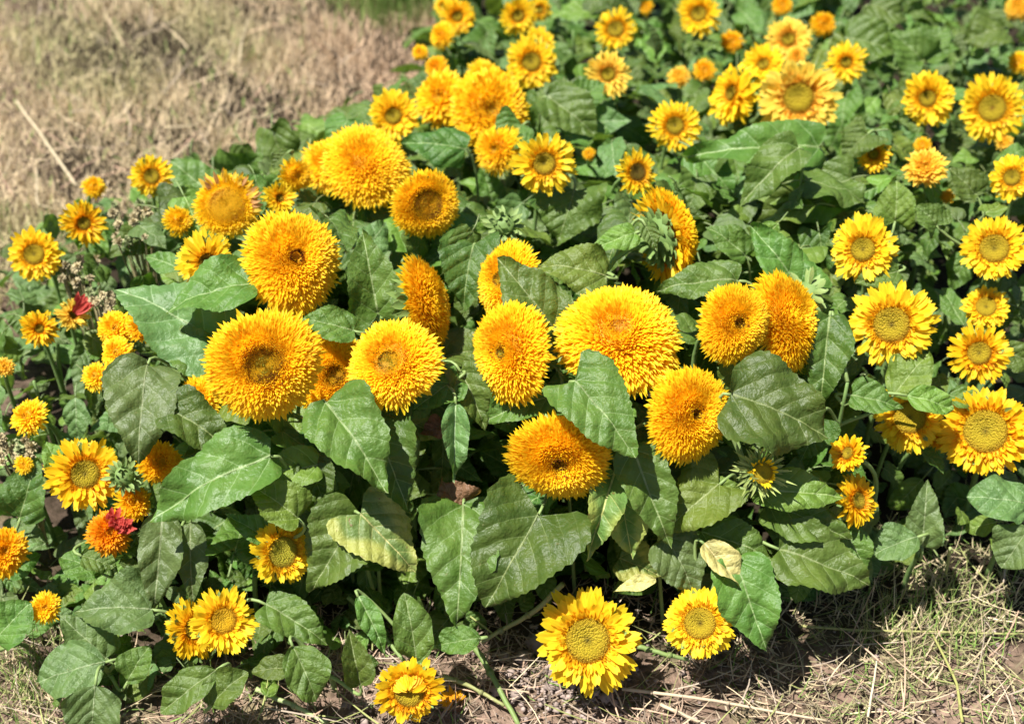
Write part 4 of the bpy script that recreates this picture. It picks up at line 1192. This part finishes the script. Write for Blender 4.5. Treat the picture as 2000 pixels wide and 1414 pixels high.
# pebbles and crumbs of soil showing in the thatch
def crumbs():
    g = np.random.default_rng(8); mb = MB()
    n = 900
    for k in range(n):
        if k < 500: px, py = g.normal(1090, 60), g.normal(1330, 36)
        else: px, py = g.uniform(0, 2000), g.uniform(1200, 1430)
        P, _ = at_z(px, py, .001); r = abs(g.normal(0, .0022)) + .0012
        if k < 16: r *= 3
        ico = np.array([(0, 0, 1), (.9, 0, .3), (.28, .85, .3), (-.72, .53, .3), (-.72, -.53, .3), (.28, -.85, .3), (0, 0, -.4)]) * g.uniform(.7, 1.25, (7, 3))
        a = g.uniform(0, 6.28); ca, sa = math.cos(a), math.sin(a)
        V = ico @ np.array([[ca, sa, 0], [-sa, ca, 0], [0, 0, .7]]) * r + P
        Tt = [(0, 1, 2), (0, 2, 3), (0, 3, 4), (0, 4, 5), (0, 5, 1), (6, 2, 1), (6, 3, 2), (6, 4, 3), (6, 5, 4), (6, 1, 5)]
        mb.add(V, None, Tt, np.array([.36, .28, .24]) * g.uniform(.6, 1.15))
    o = place('soil_crumbs', mb.mesh('soil_crumbs', M_DRY, False), Matrix.Identity(4)); o['kind'] = 'stuff'
crumbs()

# ------------------------------------------------------------------ stalks, straws and fallen bits
def stalk(name, pts, r, colr, label, cat, z=None, group=None, mat=None):
    """pts: (px, py, z) through which it runs"""
    P = np.array([at_z(a, b, c)[0] for a, b, c in pts])
    t = np.linspace(0, 1, len(P)); tt = np.linspace(0, 1, 6 * len(P))
    Q = np.stack([np.interp(tt, t, P[:, k]) for k in range(3)], -1)
    g = np.random.default_rng(int(pts[0][0])); Q[1:-1] += g.normal(0, r * .22, Q[1:-1].shape)
    k = np.ones(3) / 3
    for c in range(3): Q[1:-1, c] = np.convolve(Q[:, c], k, 'valid')
    root = Q[0].copy()
    mb = MB(); mb.tube(Q - root, np.linspace(r, r * .7, len(Q)), 7, np.array(colr))
    for j in range(3, len(Q) - 2, 7):      # nodes
        d = unit(Q[j + 1] - Q[j - 1])
        mb.tube(np.array([Q[j] - d * r, Q[j], Q[j] + d * r]) - root, [r * .9, r * 1.35, r * .9], 7, np.array(colr) * .75)
    o = place(name, mb.mesh(name, mat or M_DRY), Matrix.Translation(root.tolist()))
    tag(o, label, cat, group)
    return o
SC = (.55, .46, .30)
stalk('straw', [(150, 365, .01), (95, 285, .03), (32, 198, .06)], .0030, SC, 'long pale straw slanting up out of the lawn at the left', 'straw', group='dry straws')
stalk('straw', [(466, 132, .01), (472, 85, .05), (484, 42, .10)], .0028, SC, 'upright pale straw in the blurred lawn near the top', 'straw', group='dry straws')
stalk('straw', [(72, 330, .01), (72, 400, .03), (108, 408, .02)], .0020, SC, 'bent straw beside the lawn at the far left', 'straw', group='dry straws')
stalk('straw', [(300, 345, .01), (372, 280, .03)], .0026, SC, 'straw lying above the neat round sunflower', 'straw', group='dry straws')
stalk('straw', [(320, 250, .01), (378, 246, .02), (450, 205, .02)], .0018, SC, 'thin kinked straw in the middle of the lawn', 'straw', group='dry straws')
stalk('straw', [(455, 270, .01), (470, 235, .02), (520, 228, .02), (570, 205, .03)], .0018, SC, 'forked thin straw at the pinkish part of the lawn', 'straw', group='dry straws')
stalk('straw', [(1700, 100, .05), (1702, 150, .05)], .0016, SC, 'short dry stem between leaves at the top right', 'straw', group='dry straws')
stalk('straw', [(1215, 1345, .012), (1380, 1365, .02), (1620, 1408, .010)], .0022, (.50, .40, .27), 'long pinkish straw on the thatch right of the largest open sunflower', 'straw', group='dry straws')
stalk('straw', [(1290, 1375, .012), (1400, 1425, .012)], .0024, (.50, .40, .27), 'second straw cut by the bottom edge below the long one', 'straw', group='dry straws')
stalk('straw', [(1695, 1400, .01), (1705, 1340, .02), (1712, 1290, .035)], .0016, (.55, .48, .33), 'thin upright straw in the bottom right thatch', 'straw', group='dry straws')
stalk('straw', [(1880, 1410, .01), (1868, 1330, .02), (1822, 1240, .025)], .0020, (.30, .30, .10), 'greenish creeping stem curving through the bottom right grass', 'straw', group='dry straws')
stalk('straw', [(1560, 1222, .012), (1700, 1232, .014), (2000, 1238, .012)], .0018, (.34, .33, .13), 'long greenish runner lying across the right thatch', 'straw', group='dry straws')
stalk('straw', [(1856, 1070, .11), (1848, 1120, .04)], .0022, (.30, .34, .14), 'green stalk end over the shadow at the right', 'straw', group='dry straws')
stalk('loose_stalk', [(905, 1230, .05), (945, 1290, .03), (1015, 1420, .012)], .0042, (.17, .24, .07), 'thick green stem lying from the leaves to the bottom edge', 'stalk', mat=M_STEM)
stalk('loose_stalk', [(1100, 1140, .10), (1050, 1190, .06), (990, 1225, .03), (940, 1255, .02)], .0036, (.30, .30, .14), 'curved brownish green stem under the big heart shaped leaf', 'stalk', mat=M_STEM)
stalk('loose_stalk', [(865, 1320, .03), (930, 1345, .02), (985, 1378, .012)], .0030, (.26, .27, .10), 'stem running right from the curled ground sunflower', 'stalk', mat=M_STEM)
stalk('loose_stalk', [(1245, 1262, .03), (1300, 1278, .025), (1345, 1288, .02)], .0034, (.17, .24, .07), 'short green stem between the two front sunflowers', 'stalk', mat=M_STEM)
stalk('loose_stalk', [(500, 1345, .02), (560, 1372, .014), (640, 1412, .01)], .0034, (.30, .36, .15), 'pale green stem lying on grass left of the curled sunflower', 'stalk', mat=M_STEM)
stalk('loose_stalk', [(680, 1165, .05), (730, 1215, .03), (790, 1290, .015)], .0034, (.17, .24, .07), 'flat green stem left of the oval leaf', 'stalk', mat=M_STEM)

# fallen torn bloom in front
def fallen():
    P, d = at_z(885, 1368, .012)
    e = place('fallen_flower', None, Matrix.Translation(P.tolist())); tag(e, 'torn orange flower piece lying right of the curled ground sunflower', 'flower')
    g = np.random.default_rng(2)
    lst = [(a, R_(80) + g.normal(0, .25), 0, .1, g.uniform(.6, 1.1), .30, 0) for a in np.linspace(-1.9, 1.9, 11)]
    A = unit(np.array([.1, -.35, 1.0])); x, y, z = axes_from_z(A, 2.2)
    for q in lst: petal_object(e, frame(P, x, y, z, .019), *q, PETALS[('orange', 'ligule')], g)
fallen()

# dried, greyish flower clumps at the left
def dried(px0, py0, sx, sy, n, label, seed):
    g = np.random.default_rng(seed)
    z0 = canopy(px0, py0); P0, d = at_z(px0, py0, z0)
    e = place('dried_flower_plant', None, Matrix.Translation((P0[0], P0[1] + .02, 0))); tag(e, label, 'dried flower', 'dried flower clumps')
    for k in range(n):
        px, py = px0 + g.uniform(-1, 1) * sx, py0 + g.uniform(-1, 1) * sy
        P, _ = at_z(px, py, z0 + g.uniform(-.06, -.01))
        mb = MB(); nf = 42
        i = np.arange(nf) + .5; th = np.arccos(1 - 1.5 * i / nf); az = i * GA
        dd = rot_dirs(az, th); c = np.array([.50, .42, .24]) * g.uniform(.75, 1.1); c = c if g.uniform() < .75 else np.array([.30, .34, .16])
        V, Q, C = floret_batch(dd * .3, dd, rot_dirs(az, th - 1.57), g.uniform(.4, .8, nf), np.full(nf, .2), np.tile(c * .8, (nf, 1)), np.tile(c, (nf, 1)), g.normal(0, .3, nf))
        mb.add(V, Q, None, C); mb.lathe([(0.01, -.4), (.3, -.2), (.36, .1), (.2, .35), (.01, .4)], 8, c * .4)
        x, y, z = axes_from_z(unit(g.normal(0, .4, 3) + np.array([0, -.4, 1])))
        o = place('dried_flower_head', mb.mesh('dried_flower_head', M_DRY), frame(P, x, y, z, g.uniform(.006, .010)), e)
        st = MB(); r0 = np.array([P0[0], P0[1] + .02, 0.0]); st.tube(bez(r0, r0 + (0, 0, P[2] * .5), P - (0, 0, .03), P, 7), .0012, 5, np.array([.28, .24, .12]))
        place('dried_stalk', st.mesh('dried_stalk', M_STEM), Matrix.Identity(4), o)
dried(262, 436, 42, 40, 22, 'tan dried flower clump below the neat round sunflower', 1)
dried(150, 530, 44, 30, 18, 'greyish dried flower clump beside the oval left sunflower', 2)
dried(30, 885, 30, 30, 14, 'greyish dried clump at the left edge near the tiny ragged bloom', 3)
dried(190, 590, 30, 24, 10, 'small dried clump right of the red petal bundle', 4)

# bleached withered petals on the old head
old = [h for h in heads if h['px'] == 443][0]
g = np.random.default_rng(12)
x, y, z = axes_from_z(old['A'], 0)
lst = [(a, R_(72) + g.normal(0, .25), .12, .62, g.uniform(.3, .5), .13, 0) for a in g.uniform(-.3, 2.4, 34)]
for q in lst:
    petal_object(old['hd'], frame(old['P'], x, y, z, 68 * old['d'] / F), *q, PETALS[(random.choice(['wither', 'wither', 'pale', 'olive']), 'ligule')], g)
